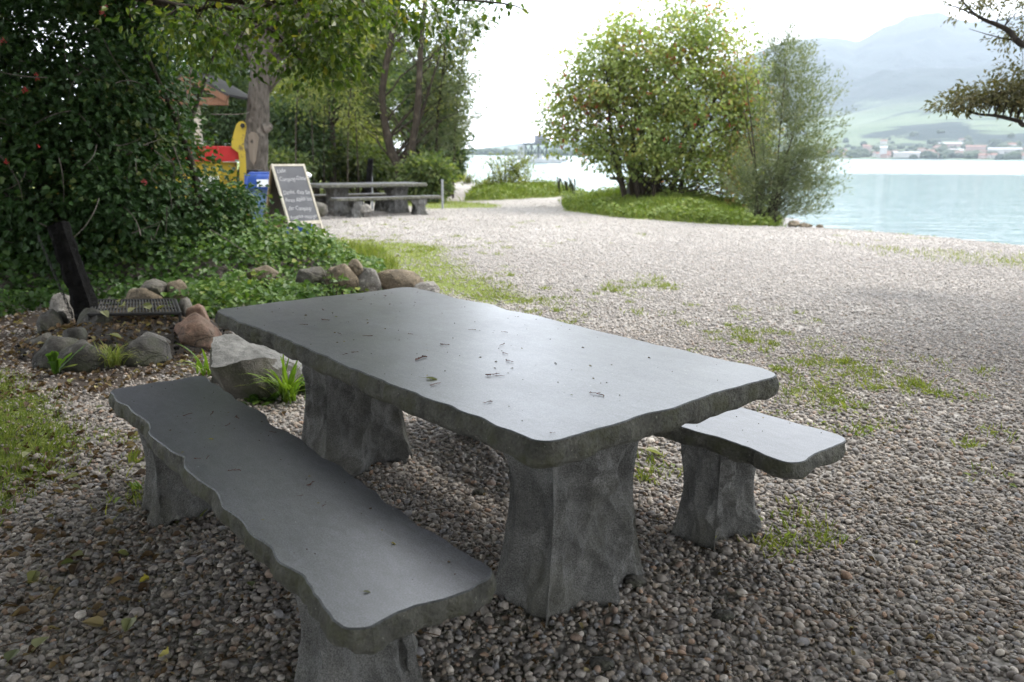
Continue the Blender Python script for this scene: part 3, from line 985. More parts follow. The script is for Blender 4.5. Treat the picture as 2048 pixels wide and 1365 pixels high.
# ------------------------------------------------------------------ chalkboard sign
M_WOODW = wood('pale_frame_wood', (0.26, 0.235, 0.185), (0.42, 0.39, 0.33), 14)
M_WOODD = wood('brown_frame_wood', (0.16, 0.11, 0.065), (0.26, 0.19, 0.12), 14)
t = NT('chalkboard')
sm = t.noise(2.5, 5, 0.65, dist=0.6)
M_BOARD = t.surf(t.ramp(sm, [(0.3, (0.034, 0.036, 0.042)), (0.72, (0.066, 0.068, 0.076))]), 0.6, spec=0.3)
M_CHALK = plain('chalk', (0.46, 0.46, 0.47), 0.95, 0.35, 60)
gr_ = at(650, 485)
gl = atd(584, 473, gr_[1] - 0.45)
w_ = np.linalg.norm((gr_ - gl)[:2])
ux = np.array([*(gr_ - gl)[:2], 0]) / w_
back = np.array([-ux[1], ux[0], 0])
tilt = back * 0.50 + np.array([0, 0, atd(541, 329, gl[1] + .35)[2] - gl[2]])
up_ = tilt / np.linalg.norm(tilt)
Ls = np.linalg.norm(tilt)
dropr = gl[2] + 0.02
sg = thing('chalkboard_sign', 'wooden A-frame chalkboard with handwritten german note standing before the bins', 'sign', tuple(gl))
nb = np.cross(ux, up_)
nb /= np.linalg.norm(nb)          # faces the camera or away
if nb[1] > 0:
    nb = -nb
mb = MB()


def bar(mb, a, b, w, d, n, mi=0):
    """flat bar from a to b, width w in plane, depth d along n"""
    a, b = np.array(a, float), np.array(b, float)
    ax = (b - a) / np.linalg.norm(b - a)
    s = np.cross(n, ax)
    s /= np.linalg.norm(s)
    V = [p + s * i * w / 2 + n * j * d / 2 for p in (a, b) for i, j in ((-1, -1), (1, -1), (1, 1), (-1, 1))]
    return mb.add(V, [[0, 1, 2, 3], [7, 6, 5, 4], [0, 4, 5, 1], [1, 5, 6, 2], [2, 6, 7, 3], [3, 7, 4, 0]], mi)


P = lambda s, h: ux * s + up_ * h
fw = 0.034
for s in (fw / 2, w_ - fw / 2):
    mb = bar(MB(), P(s, -0.0 if s < .1 else -dropr * 1.05), P(s, Ls), fw, 0.03, nb)
    mb.build('frame_leg', M_WOODW, sg)
bar(MB(), P(fw, Ls - fw * 0.6), P(w_ - fw, Ls - fw * 0.6), fw, 0.028, nb).build('top_rail', M_WOODW, sg)
bar(MB(), P(fw, Ls * 0.17), P(w_ - fw, Ls * 0.17), 0.06, 0.028, nb).build('bottom_rail', M_WOODW, sg)
pn = bar(MB(), P(w_ / 2, Ls * 0.17 + 0.03), P(w_ / 2, Ls - fw * 1.1), w_ - 2 * fw, 0.012, nb).build('board', M_BOARD, sg)
lines = [('Liebe', 0.06, 0.885, 0.105), ('Camping-Gäste', 0.06, 0.765, 0.105), ('Danke, dass Sie', 0.05, 0.565, 0.105), ('Ihren Abfall bei', 0.05, 0.455, 0.105), ('der Camping-', 0.07, 0.325, 0.105), ('Rezeption entsorgen', 0.05, 0.205, 0.098)]
R3 = Matrix((Vector(ux), Vector(np.cross(nb, ux) * (1 if np.cross(nb, ux)[2] > 0 else -1)), Vector(nb))).transposed()
for txt, x0, h0, sz in lines:
    cu = bpy.data.curves.new('chalk_text', 'FONT')
    cu.body = txt
    cu.size = 0.12
    cu.shear = 0.18
    cu.offset = -0.0012
    cu.extrude = 0.0006
    tmp = bpy.data.objects.new('tmp', cu)
    COL.objects.link(tmp)
    bpy.context.view_layer.update()
    me = bpy.data.meshes.new_from_object(tmp.evaluated_get(bpy.context.evaluated_depsgraph_get()))
    bpy.data.objects.remove(tmp)
    n = len(me.vertices)
    c = np.zeros(n * 3, np.float32)
    me.vertices.foreach_get('co', c)
    c = c.reshape(-1, 3)
    wid = c[:, 0].max()
    room = (w_ - 2 * fw) * (0.30 if txt == 'Liebe' else 0.80 if 'der' in txt else 0.92)
    kx = room / wid
    ky = sz / 0.12 * 0.95
    c = np.c_[c[:, 0] * kx, c[:, 1] * ky + 0.010 * np.sin(c[:, 0] * 9 + h0 * 20) , c[:, 2]]
    hh = Ls * 0.2 + (h0 - 0.17) / 0.80 * (Ls * 0.76)
    base = P(fw + (w_ - 2 * fw) * x0, hh) + nb * 0.0085
    # written along the board, up the board
    W3 = base + c[:, :1] * ux + c[:, 1:2] * up_ + c[:, 2:3] * nb
    me.vertices.foreach_set('co', W3.astype(np.float32).ravel())
    me.materials.clear()
    me.materials.append(M_CHALK)
    me.update()
    o = bpy.data.objects.new('chalk_writing', me)
    COL.objects.link(o)
    o.parent = pn
# rear leaf of the A-frame, hinged at the top
bk = back * 0.86
bk[2] = -0.05
rear = (bk - tilt) / np.linalg.norm(bk - tilt)
nb2 = np.cross(ux, rear)
nb2 /= np.linalg.norm(nb2)
Lr = np.linalg.norm(bk - tilt)
Q_ = lambda s, h: tilt + ux * s + rear * h + np.array([0, 0, 0])
for s in (fw / 2, w_ - fw / 2):
    bar(MB(), Q_(s, 0.01), Q_(s, Lr), fw, 0.03, nb2).build('frame_leg', M_WOODD, sg)
bar(MB(), Q_(w_ / 2, 0.04), Q_(w_ / 2, Lr * 0.84), w_ - 2 * fw, 0.012, nb2).build('rear_board', plain('board_back', (0.05, 0.04, 0.032), 0.8), sg)
bar(MB(), Q_(fw, Lr * 0.87), Q_(w_ - fw, Lr * 0.87), 0.06, 0.028, nb2).build('bottom_rail', M_WOODD, sg)

# ------------------------------------------------------------------ bins, skip container, shelter
M_YEL = paint('yellow_paint', (0.36, 0.26, 0.02), (0.13, 0.09, 0.03), wear=0.56)
M_RED = paint('red_paint', (0.34, 0.015, 0.015), (0.12, 0.02, 0.02), wear=0.68)
M_BLUE = plain('blue_plastic', (0.02, 0.065, 0.28), 0.45, 0.25)
M_SLATEB = plain('slate_blue_plastic', (0.10, 0.16, 0.27), 0.5, 0.25)
M_GRN = plain('dark_green_plastic', (0.035, 0.055, 0.04), 0.5, 0.3)
M_BAG = plain('white_bag', (0.75, 0.77, 0.80), 0.35, 0.12, 30)
M_BLK = plain('black_rubber', (0.015, 0.015, 0.016), 0.6, 0.3)
M_WHITE = plain('white_panel', (0.65, 0.65, 0.62), 0.5, 0.25, 6)


def taper_box(mb, c, s0, s1, z0, z1, mi=0):
    V = [(c[0] + i * s / 2, c[1] + j * q / 2, z) for s, q, z in ((*s0, z0), (*s1, z1)) for i, j in ((-1, -1), (1, -1), (1, 1), (-1, 1))]
    return mb.add(V, [[3, 2, 1, 0], [4, 5, 6, 7], [0, 1, 5, 4], [1, 2, 6, 5], [2, 3, 7, 6], [3, 0, 4, 7]], mi)


def bin_(name, label, x, y, body, lid, sc=1.0, bag=None, rz=0.0, hb=0.93):
    r = thing(name, label, 'bin', (x, y, gz(x, y)), rz, 'waste bins behind the chalkboard')
    b = MB()
    taper_box(b, (0, 0), (0.46 * sc, 0.50 * sc), (0.56 * sc, 0.62 * sc), 0.06, hb)
    for k in (-0.14, 0.14):
        b.box((k * sc, -0.28 * sc, 0.45), (0.05, 0.03, 0.7), R=Matrix.Rotation(-0.06, 3, 'X'))
    b.build('body', body, r)
    l = MB()
    l.box((0, 0, hb + 0.028), (0.62 * sc, 0.68 * sc, 0.055), bev=0.02)
    l.box((0, 0.05, hb + 0.07), (0.48 * sc, 0.48 * sc, 0.04), bev=0.018)
    l.build('lid', lid, r)
    for k in (-0.24, 0.24):
        w = MB().tube([(k * sc - 0.025, 0.25 * sc, 0.10), (k * sc + 0.025, 0.25 * sc, 0.10)], 0.10, 16)
        w.build('wheel', M_BLK, r)
    MB().tube([(-0.22, 0.37 * sc, hb), (0.22, 0.37 * sc, hb)], 0.018, 8).build('handle', body, r)
    if bag:
        n = 40
        a = np.linspace(0, 2 * PI, n, endpoint=False)
        q = np.sign(np.cos(a)) * np.abs(np.cos(a)) ** 0.4, np.sign(np.sin(a)) * np.abs(np.sin(a)) ** 0.4
        rings = []
        for i, (s, z) in enumerate(((0.30, hb + 0.06), (0.325, hb + 0.03), (0.33, hb - 0.05), (0.335, hb - 0.15), (0.33, hb - 0.22))):
            wob = 0.012 * np.sin(a * 9 + i) + 0.01 * np.sin(a * 17 + 2 * i)
            rings.append(np.c_[q[0] * (s * sc + wob), q[1] * (s * 1.12 * sc + wob), z + 0.03 * np.sin(a * 5 + i) * (i > 2)])
        i, j = np.meshgrid(np.arange(4), np.arange(n), indexing='ij')
        MB().add(np.concatenate(rings), np.stack([i * n + j, (i + 1) * n + j, (i + 1) * n + (j + 1) % n, i * n + (j + 1) % n], -1).reshape(-1, 4)).build('bag_rim', bag, r, smooth=True)
    return r


p1 = atd(524, 400, 15.1)
b1 = bin_('waste_bin', 'slate blue bin with bright blue liner bag beside the chalkboard', p1[0], 15.1, M_SLATEB, M_BLUE, 0.80, M_BLUE, 0.2, 1.0)
MB().box((0.06, -0.305, 0.90), (0.20, 0.012, 0.13), R=Matrix.Rotation(-0.06, 3, 'X')).build('white_sticker', M_BAG, b1)
p1 = atd(503, 400, 15.9)
bin_('waste_bin', 'dark green bin standing between the yellow container and the blue bin', p1[0], 15.9, M_GRN, M_BLK, 0.85, None, 0.1, 1.03)
p1 = atd(588, 400, 15.6)
bin_('waste_bin', 'dark bin hidden behind the chalkboard board with a white bag end sticking out', p1[0], 15.6, M_GRN, M_BLK, 0.9, None, -0.1, 0.98)
# white bag end poking out beside the sign
pw = atd(612, 351, 15.3)
V = ico(3)[0] * np.array([0.12, 0.09, 0.075])
V = V + np.array([[0.03 * noise.noise(Vector(v) * 14), 0.02 * noise.noise(Vector(v) * 17 + Vector((5, 0, 0))), 0.025 * noise.noise(Vector(v) * 15 + Vector((0, 5, 0)))] for v in V])
V[:, 2] *= 1 - 0.5 * np.clip(V[:, 0] / 0.12, 0, 1)
o = MB().add(V, ico(3)[1]).build('plastic_bag', M_BAG, smooth=True)
o.location = tuple(pw)
tag(o, 'crumpled white plastic bag end sticking out to the right of the chalkboard', 'bag')
pt = at(577, 478)
tb = thing('blue_tub', 'blue plastic tub on the ground under the chalkboard', 'tub', (pt[0], 14.35, 0))
b = MB()
taper_box(b, (0, 0), (0.40, 0.34), (0.50, 0.42), 0.0, 0.30)
b.build('body', M_BLUE, tb)
MB().box((0, 0, 0.31), (0.53, 0.45, 0.03), bev=0.01).build('rim', M_BLUE, tb)

# skip container, yellow body, red frame, lifting arm
cx1, cy_ = atd(478, 380, 15.4)[0], 15.4
zt, zr = atd(470, 291, cy_)[2], atd(470, 326, cy_)[2]
Lx, Ly = 3.3, 1.7
RS = 0.33
_c, _s = math.cos(RS), math.sin(RS)
sk = thing('skip_container', 'yellow skip container with red top frame and yellow lifting arm', 'container', (cx1 - Lx / 2 * _c - Ly / 2 * _s, cy_ - Lx / 2 * _s + Ly / 2 * _c, 0), RS)
loc_ = lambda p: np.array([(p[0] - sk.location[0]) * _c + (p[1] - sk.location[1]) * _s, -(p[0] - sk.location[0]) * _s + (p[1] - sk.location[1]) * _c, p[2]])
b = MB()
zb_ = 0.12
V = [(-Lx / 2 + 0.25, -Ly / 2 + 0.05, zb_), (Lx / 2 - 0.1, -Ly / 2 + 0.05, zb_), (Lx / 2 - 0.1, Ly / 2 - 0.05, zb_), (-Lx / 2 + 0.25, Ly / 2 - 0.05, zb_),
     (-Lx / 2, -Ly / 2 + 0.03, zr), (Lx / 2, -Ly / 2 + 0.03, zr), (Lx / 2, Ly / 2 - 0.03, zr), (-Lx / 2, Ly / 2 - 0.03, zr)]
b.add(V, [[3, 2, 1, 0], [0, 1, 5, 4], [1, 2, 6, 5], [2, 3, 7, 6], [3, 0, 4, 7]])
for k in range(6):
    x = -Lx / 2 + 0.45 + k * 0.5
    b.box((x, -Ly / 2 + 0.01, (zb_ + zr) / 2), (0.09, 0.08, zr - zb_ - 0.04))
b.build('body', M_YEL, sk)
f = MB()
th_ = zt - zr - 0.04
for y in (-Ly / 2, Ly / 2):
    f.box((0, y, zr + th_ / 2 + 0.02), (Lx + 0.12, 0.14, th_), bev=0.012)
for x in (-Lx / 2 + 0.05, Lx / 2 - 0.03):
    f.box((x, 0, zr + th_ / 2 + 0.024), (0.14, Ly - 0.15, th_), bev=0.012)
f.build('top_frame', M_RED, sk)
MB().box((Lx / 2 - 0.55, -Ly / 2 - 0.035, 0.80), (0.42, 0.01, 0.38)).build('sign_panel', M_WHITE, sk)
# arm: a flat curved plate seen from its side
armp = [(476, 252), (470, 275), (468, 300), (482, 305), (492, 330), (490, 372), (494, 410)]
ap = np.array([atd(u, v, cy_ - 0.12) for u, v in ((482, 254), (474, 278), (470, 300))])
off = np.array([cx1 - Lx / 2, cy_ + Ly / 2, 0])
arm = MB()
outl = [loc_(atd(u, v, cy_ - 0.05)) for u, v in ((473, 249), (478, 244), (486, 243), (491, 247), (493, 254), (491, 268), (488, 282), (488, 296), (491, 306), (492, 330), (493, 372), (497, 410), (500, 432), (480, 432), (480, 410), (479, 372), (479, 330), (477, 306), (466, 298), (462, 293), (464, 280), (468, 264))]
n = len(outl)
dy = np.array([0, 0.10, 0])
arm.add(np.array([p - dy for p in outl] + [p + dy for p in outl]), [list(range(n)), list(range(2 * n - 1, n - 1, -1))] + [[i, i + n, (i + 1) % n + n, (i + 1) % n] for i in range(n)])
ao = arm.build('lifting_arm', M_YEL, sk)
c = loc_(atd(485, 252, cy_ - 0.05))
MB().tube([c + np.array([0, -0.10, 0]), c + np.array([0, -0.17, 0])], 0.042, 14).build('bolt', M_IRON, ao)

# roofed info shelter
YS = 17.5
ridge_ = atd(397, 152, YS)
rr_ = atd(473, 196, YS)
zc = ridge_[2]
half, drop = (rr_ - ridge_)[0], ridge_[2] - rr_[2]
sh = thing('notice_shelter', 'small wooden gabled shelter with red brown beams showing above the dark shrub', 'shelter', (ridge_[0], YS, gz(ridge_[0], YS)))
M_BEAM = wood('red_brown_beam', (0.10, 0.050, 0.028), (0.19, 0.10, 0.06), 10)
M_ROOF = stone('dark_roofing', (0.025, 0.025, 0.027), (0.06, 0.058, 0.056), 12, 0.01)
zz = zc - sh.location[2]
rf = MB()
sl = math.atan2(drop, half)
for s in (-1, 1):
    Lr2 = math.hypot(half, drop) + 0.08
    rf.box((s * half / 2, 0.35, zz - drop / 2 + 0.03), (Lr2, 1.9, 0.05), R=Matrix.Rotation(s * sl, 3, 'Y'))
rf.build('roof', M_ROOF, sh)
for s in (-1, 1):
    MB().box((s * half / 2, -0.56, zz - drop / 2 - 0.06), (math.hypot(half, drop), 0.07, 0.14), R=Matrix.Rotation(s * sl, 3, 'Y')).build('rafter', M_BEAM, sh)
MB().box((0, -0.50, zz - drop - 0.11), (half * 1.95, 0.12, 0.15), bev=0.01).build('tie_beam', M_BEAM, sh)
MB().box((0, -0.50, zz - drop / 2 - 0.08), (0.12, 0.11, drop), bev=0.01).build('king_post', M_BEAM, sh)
for x in (0.06, -0.9):
    MB().box((x, -0.42, (zz - drop - 0.19) / 2), (0.13, 0.13, zz - drop - 0.19), bev=0.01).build('post', M_WOODW, sh)

# ------------------------------------------------------------------ gravel dredger on the lake, village
M_STEEL = plain('weathered_steel', (0.10, 0.12, 0.14), 0.6, 0.3, 1)
M_CAB = plain('grey_cladding', (0.16, 0.17, 0.20), 0.6, 0.2, 1)
M_HULL = plain('pale_hull', (0.36, 0.38, 0.40), 0.6, 0.25, 1)
YD = 190
dp = lambda u, v: atd(u, v, YD)
x0, x1 = dp(1040, 328)[0], dp(1132, 328)[0]
dr = thing('gravel_dredger', 'floating steel gravel dredger with a dark box on a scaffold out on the lake', 'dredger', ((x0 + x1) / 2, YD, -0.3))
X = lambda u: dp(u, 320)[0] - (x0 + x1) / 2
Zv = lambda v: dp(1080, v)[2] + 0.3
b = MB()
b.box(((X(1040) + X(1122)) / 2, 0, 0.5), (X(1122) - X(1040), 6, 1.0), bev=0.15)
b.box((X(1127), 0, 0.75), (1.4, 4, 0.9), bev=0.2)
b.build('hull', M_HULL, dr)
for u in (1050, 1062, 1076, 1092):
    for y in (-2, 2):
        MB().tube([(X(u), y, 1), (X(u + 1), y, Zv(291))], 0.13, 6).build('leg', M_STEEL, dr)
for a, c_ in ((1050, 1062), (1062, 1076), (1076, 1092)):
    for y in (-2, 2):
        MB().tube([(X(a), y, 1.2), (X(c_), y, Zv(291))], 0.07, 5).build('brace', M_STEEL, dr)
        MB().tube([(X(c_), y, 1.2), (X(a), y, Zv(291))], 0.07, 5).build('brace', M_STEEL, dr)
MB().box(((X(1046) + X(1096)) / 2, 0, Zv(289)), (X(1096) - X(1046), 5, 0.35)).build('deck', M_STEEL, dr)
MB().box(((X(1069) + X(1092)) / 2, 0, Zv(279)), (X(1092) - X(1069), 4, Zv(271) - Zv(286)), bev=0.05).build('hopper_box', M_CAB, dr)
MB().box(((X(1026) + X(1040)) / 2 + 1, 0, Zv(306)), (1.6, 3, Zv(293) - Zv(322)), bev=0.05).build('tower', M_HULL, dr)
MB().box(((X(1066) + X(1084)) / 2, 0, Zv(317)), (X(1084) - X(1066), 4, 1.9), bev=0.05).build('cabin', M_HULL, dr)
MB().box(((X(1098) + X(1114)) / 2, 0, Zv(319)), (X(1114) - X(1098), 3, 1.6), bev=0.05).build('wheelhouse', M_HULL, dr)
for y in (-2.4, 2.4):
    rl = MB().tube([(X(1046), y, Zv(284)), (X(1096), y, Zv(284))], 0.05, 5)
    for u in range(1046, 1097, 10):
        rl.tube([(X(u), y, Zv(289)), (X(u), y, Zv(284))], 0.04, 5)
    rl.build('railing', M_STEEL, dr)

WALLM = [plain('white_render', (0.34, 0.34, 0.33), 0.8, 0.1, 0.1), plain('cream_render', (0.27, 0.25, 0.22), 0.8, 0.1, 0.1), plain('pink_render', (0.27, 0.21, 0.19), 0.8, 0.1, 0.1)]
ROOFM = [plain('red_tiles', (0.17, 0.085, 0.065), 0.8, 0.2, 0.1), plain('brown_tiles', (0.13, 0.08, 0.065), 0.8, 0.2, 0.1), plain('grey_roof', (0.30, 0.30, 0.32), 0.8, 0.2, 0.1)]


def house(u, r, w, d, h, wm, rm, label, group, pitch=0.5, rz=None):
    a = elev(u, 320)[0]
    x, y = r * math.sin(a), r * math.cos(a)
    z = max(hill_z(x, y), -0.2) - 0.6
    o = thing('house', label, 'house', (x, y, z), -a + (rng.uniform(-0.5, 0.5) if rz is None else rz), group)
    MB().box((0, 0, h / 2), (w, d, h)).build('wall', WALLM[wm], o)
    rh = pitch * d / 2 + 0.5
    V = [(sx * (w / 2 + 0.5), sy * (d / 2 + 0.6), h - 0.1) for sx, sy in ((-1, -1), (1, -1), (1, 1), (-1, 1))] + [(-(w / 2 + 0.5), 0, h + rh), (w / 2 + 0.5, 0, h + rh)]
    MB().add(V, [[0, 1, 5, 4], [2, 3, 4, 5], [3, 0, 4], [1, 2, 5], [3, 2, 1, 0]]).build('roof', ROOFM[rm], o)
    return o


hl = [(0, 0, 'small white house with a red roof in the village across the lake'), (0, 1, 'small white house with a brown roof in the village across the lake'),
      (1, 1, 'cream house with a brown roof in the village across the lake'), (2, 0, 'pinkish house with a red roof in the village across the lake')]
for k in range(58):
    wm, rm, lab = hl[int(rng.integers(0, 4))]
    r = 1500 + abs(rng.normal(0, 1)) * 150
    u = rng.uniform(1655, 2120) if k < 50 else rng.uniform(1150, 1300)
    house(u, r, rng.uniform(8, 13), rng.uniform(8, 11), rng.uniform(4.5, 8), wm, rm, lab, 'village houses across the lake')
for u, r, w, h, wm, rm, lab in ((1765, 1505, 11, 17, 0, 2, 'tall narrow white block at the water in the far village'), (1812, 1520, 40, 8, 0, 2, 'long white block by the shore left in the far village'),
                                (1905, 1610, 30, 8, 0, 2, 'white hall with a bright pale roof in the far village'), (1900, 1800, 46, 7, 2, 2, 'long pinkish building on the meadow above the far village'),
                                (1990, 1560, 24, 13, 0, 2, 'big white apartment block in the far village'), (2022, 1570, 26, 12, 0, 2, 'wide white apartment block near the right end of the far village'),
                                (1948, 1600, 30, 14, 2, 0, 'large reddish building beside the white hall in the far village'), (1730, 1660, 12, 14, 2, 0, 'pinkish gabled house higher up at the left of the far village')):
    house(u, r, w, 14, h, wm, rm, lab, 'large buildings across the lake', 0.25, 0.0)

# wooded fringe of the far shore and hedges between the houses: one mass at this distance
mb = MB()
fw_ = np.random.default_rng(8)
for k in range(640):
    u = fw_.uniform(900, 2350)
    r = 1490 + abs(fw_.normal(0, 1)) * 190 
    a = elev(u, 320)[0]
    x, y = r * math.sin(a), r * math.cos(a)
    s_ = fw_.uniform(4, 9)
    V = ico(2)[0] * np.array([s_ * fw_.uniform(.8, 1.6), s_, s_ * fw_.uniform(.7, 1.2)])
    V = V * (1 + .22 * np.sin(V[:, :1] * 1.7 + k) * np.cos(V[:, 2:] * 1.3 + 2 * k))
    mb.add(V + np.array([x, y, max(hill_z(x, y), -.2) + s_ * .5]), ico(2)[1], var=np.full(len(V), fw_.random()))
tag(mb.build('far_woods', leafmat('far_tree_leaf', [(0, (.018, .034, .022)), (1, (.045, .065, .035))], 0.1, .8)), 'hazy trees and hedges of the far shore round the village', 'far trees', kind='stuff')

# ------------------------------------------------------------------ plants
OV = [(0.22, 0.27), (0.5, 0.34), (0.8, 0.19)]
OVS = [(0.4, 0.33)]
LOBE = [(0.12, 0.18), (0.38, 0.52), (0.50, 0.26), (0.74, 0.33)]
LANCE = [(0.4, 0.13)]
TRIF = [(0.25, 0.30), (0.6, 0.33)]


def unit(a):
    return a / (np.linalg.norm(a, axis=-1, keepdims=True) + 1e-9)


def leaf_geo(mb, Pn, D, N, L, outline, var, fold=0.25, curl=0.18, mi=0, wid=1.0):
    n = len(Pn)
    D = unit(D)
    N = unit(N - D * (N * D).sum(1, keepdims=True))
    S = np.cross(N, D)
    L = np.broadcast_to(np.asarray(L, float), (n,))[:, None]
    cols = [Pn]
    pts = [(t, w) for t, w in outline]
    for t, w in pts:
        cols.append(Pn + L * (D * t + S * w * wid + N * (fold * w - curl * t * t)))
    cols.append(Pn + L * (D - N * curl))
    for t, w in pts[::-1]:
        cols.append(Pn + L * (D * t - S * w * wid + N * (fold * w - curl * t * t)))
    m = len(pts)
    k = 2 * m + 2
    V = np.stack(cols, 1).reshape(-1, 3)
    b = (np.arange(n) * k)[:, None]
    F1 = b + np.arange(m + 2)[None]
    F2 = b + np.array([0] + list(range(m + 1, 2 * m + 2)))[None]
    mb.add(V, np.concatenate([F1, F2]), mi, var=np.repeat(var, k))
    return mb


def clumps(blobs, n, shell, g):
    w = np.array([b[6] if len(b) > 6 else b[3] * b[4] + b[4] * b[5] + b[3] * b[5] for b in blobs], float)
    ix = g.choice(len(blobs), n, p=w / w.sum())
    B = np.array([b[:6] for b in blobs], float)[ix]
    d = unit(g.normal(size=(n, 3)))
    r = shell + (1.08 - shell) * g.random(n) ** 0.8
    low = g.random(n) < 0.0
    return B[:, :3] + d * r[:, None] * B[:, 3:6], d, ix


def foliage(name, parent, mat, blobs, ncl, per, spread, L, outline, g, shell=0.5, droop=0.3, var0=0.0, wid=1.0, curl=0.18, loc=(0, 0, 0), zmin=None, flat=0.6, align=None):
    c, d, ix = clumps(blobs, ncl, shell, g)
    if zmin is not None:
        k = c[:, 2] > zmin
        c, d = c[k], d[k]
    n = len(c)
    cv = g.normal(0, 0.21, n)
    ci = np.repeat(np.arange(n), per)
    off = g.normal(size=(n * per, 3)) * spread * np.array([1, 1, flat])
    if align is not None:
        ax = unit(d * np.array([1, 1, 0.4]) + np.array(align) + g.normal(0, .25, size=(n, 3)))
        off = off * 0.45 + ax[ci] * (g.random(n * per)[:, None] - 0.4) * spread * 3.2
    Pn = c[ci] + off
    D = unit(unit(off) * 0.8 + d[ci] * 0.7 + g.normal(0, 0.5, (n * per, 3)) + np.array([0, 0, -droop]))
    if align is not None:
        D = unit(ax[ci] + g.normal(0, 0.45, (n * per, 3)) + np.array([0, 0, -droop * .5]))
    N = unit(np.array([0, 0, 0.9]) + d[ci] * 0.5 + g.normal(0, 0.55, (n * per, 3)))
    var = np.clip(0.5 + var0 + cv[ci] + g.normal(0, 0.11, n * per), 0, 1)
    mb = MB()
    leaf_geo(mb, Pn - np.array(loc), D, N, L * g.uniform(0.5, 1.3, n * per), outline, var, curl=curl, wid=wid)
    o = mb.build(name, mat, parent)
    return o, c


def limbs(mb, path, rad, targets, g, r0=0.5, k=6, sag=-0.12, tip=0.006, wig=0.1, near=False):
    path = np.asarray(path, float)
    for q in targets:
        dd = np.linalg.norm(path[:, :2] - q[:2], axis=1) + 1.0 * np.abs(path[:, 2] - (q[2] - 0.75 * np.linalg.norm(path[:, :2] - q[:2], axis=1)))
        if near:
            dd = np.linalg.norm(path - q, axis=1)
        i = int(np.argmin(dd))
        a = path[i]
        ln = np.linalg.norm(q - a)
        m = (a + q) / 2 + np.array([0, 0, sag * ln * -1]) + g.normal(0, wig, 3) * ln * 0.5
        n = max(5, min(10, int(ln * 3)))
        p = bez(a, m, q, n)
        p[1:-1] += g.normal(0, 0.012, (n - 2, 3)) * ln
        r = min(rad[i] * r0, 0.035 + 0.02 * ln)
        if near:
            r = min(r, 0.004 + 0.008 * ln)
            tp_ = 0.0015
        else:
            tp_ = tip
        mb.tube(p, np.linspace(r, tp_, n), k)


def tree(name, label, cat, base, trunks, blobs, lm, bm, ncl, per, spread, L, outline, seed, nl=30, group=None, shell=0.5, droop=0.3, wid=1.0, crown='crown', tk=10, zmin=None, align=None, flat=0.6, r0=0.5, curl=0.18, near=False):
    """trunks: list of (points, radii) in world space"""
    g = np.random.default_rng(seed)
    root = thing(name, label, cat, tuple(base), 0, group)
    B = np.array(base, float)
    o, c = foliage(crown, root, lm, blobs, ncl, per, spread, L, outline, g, shell, droop, 0, wid, loc=B, zmin=zmin, align=align, flat=flat, curl=curl)
    paths = []
    mb = MB()
    for p, r in trunks:
        n = 22
        q = smooth_path(p, n) - B
        rad = np.interp(np.linspace(0, 1, n), np.linspace(0, 1, len(r)), r)
        q[1:-1] += g.normal(0, 0.05, (n - 2, 3)) * rad[1:-1, None]
        mb.tube(q, rad, tk)
        paths.append((q, rad))
    if nl:
        T = c[g.choice(len(c), min(nl, len(c)), replace=False)] - B
        ii = g.integers(0, len(paths), len(T))
        if near:
            ii = np.argmin([[np.linalg.norm(q - t_, axis=1).min() for t_ in T] for q, _ in paths], axis=0)
        for i, (q, rad) in enumerate(paths):
            limbs(mb, q, rad, T[ii == i], g, r0, near=near)
    mb.build('trunk', bm, root, smooth=True)
    return root


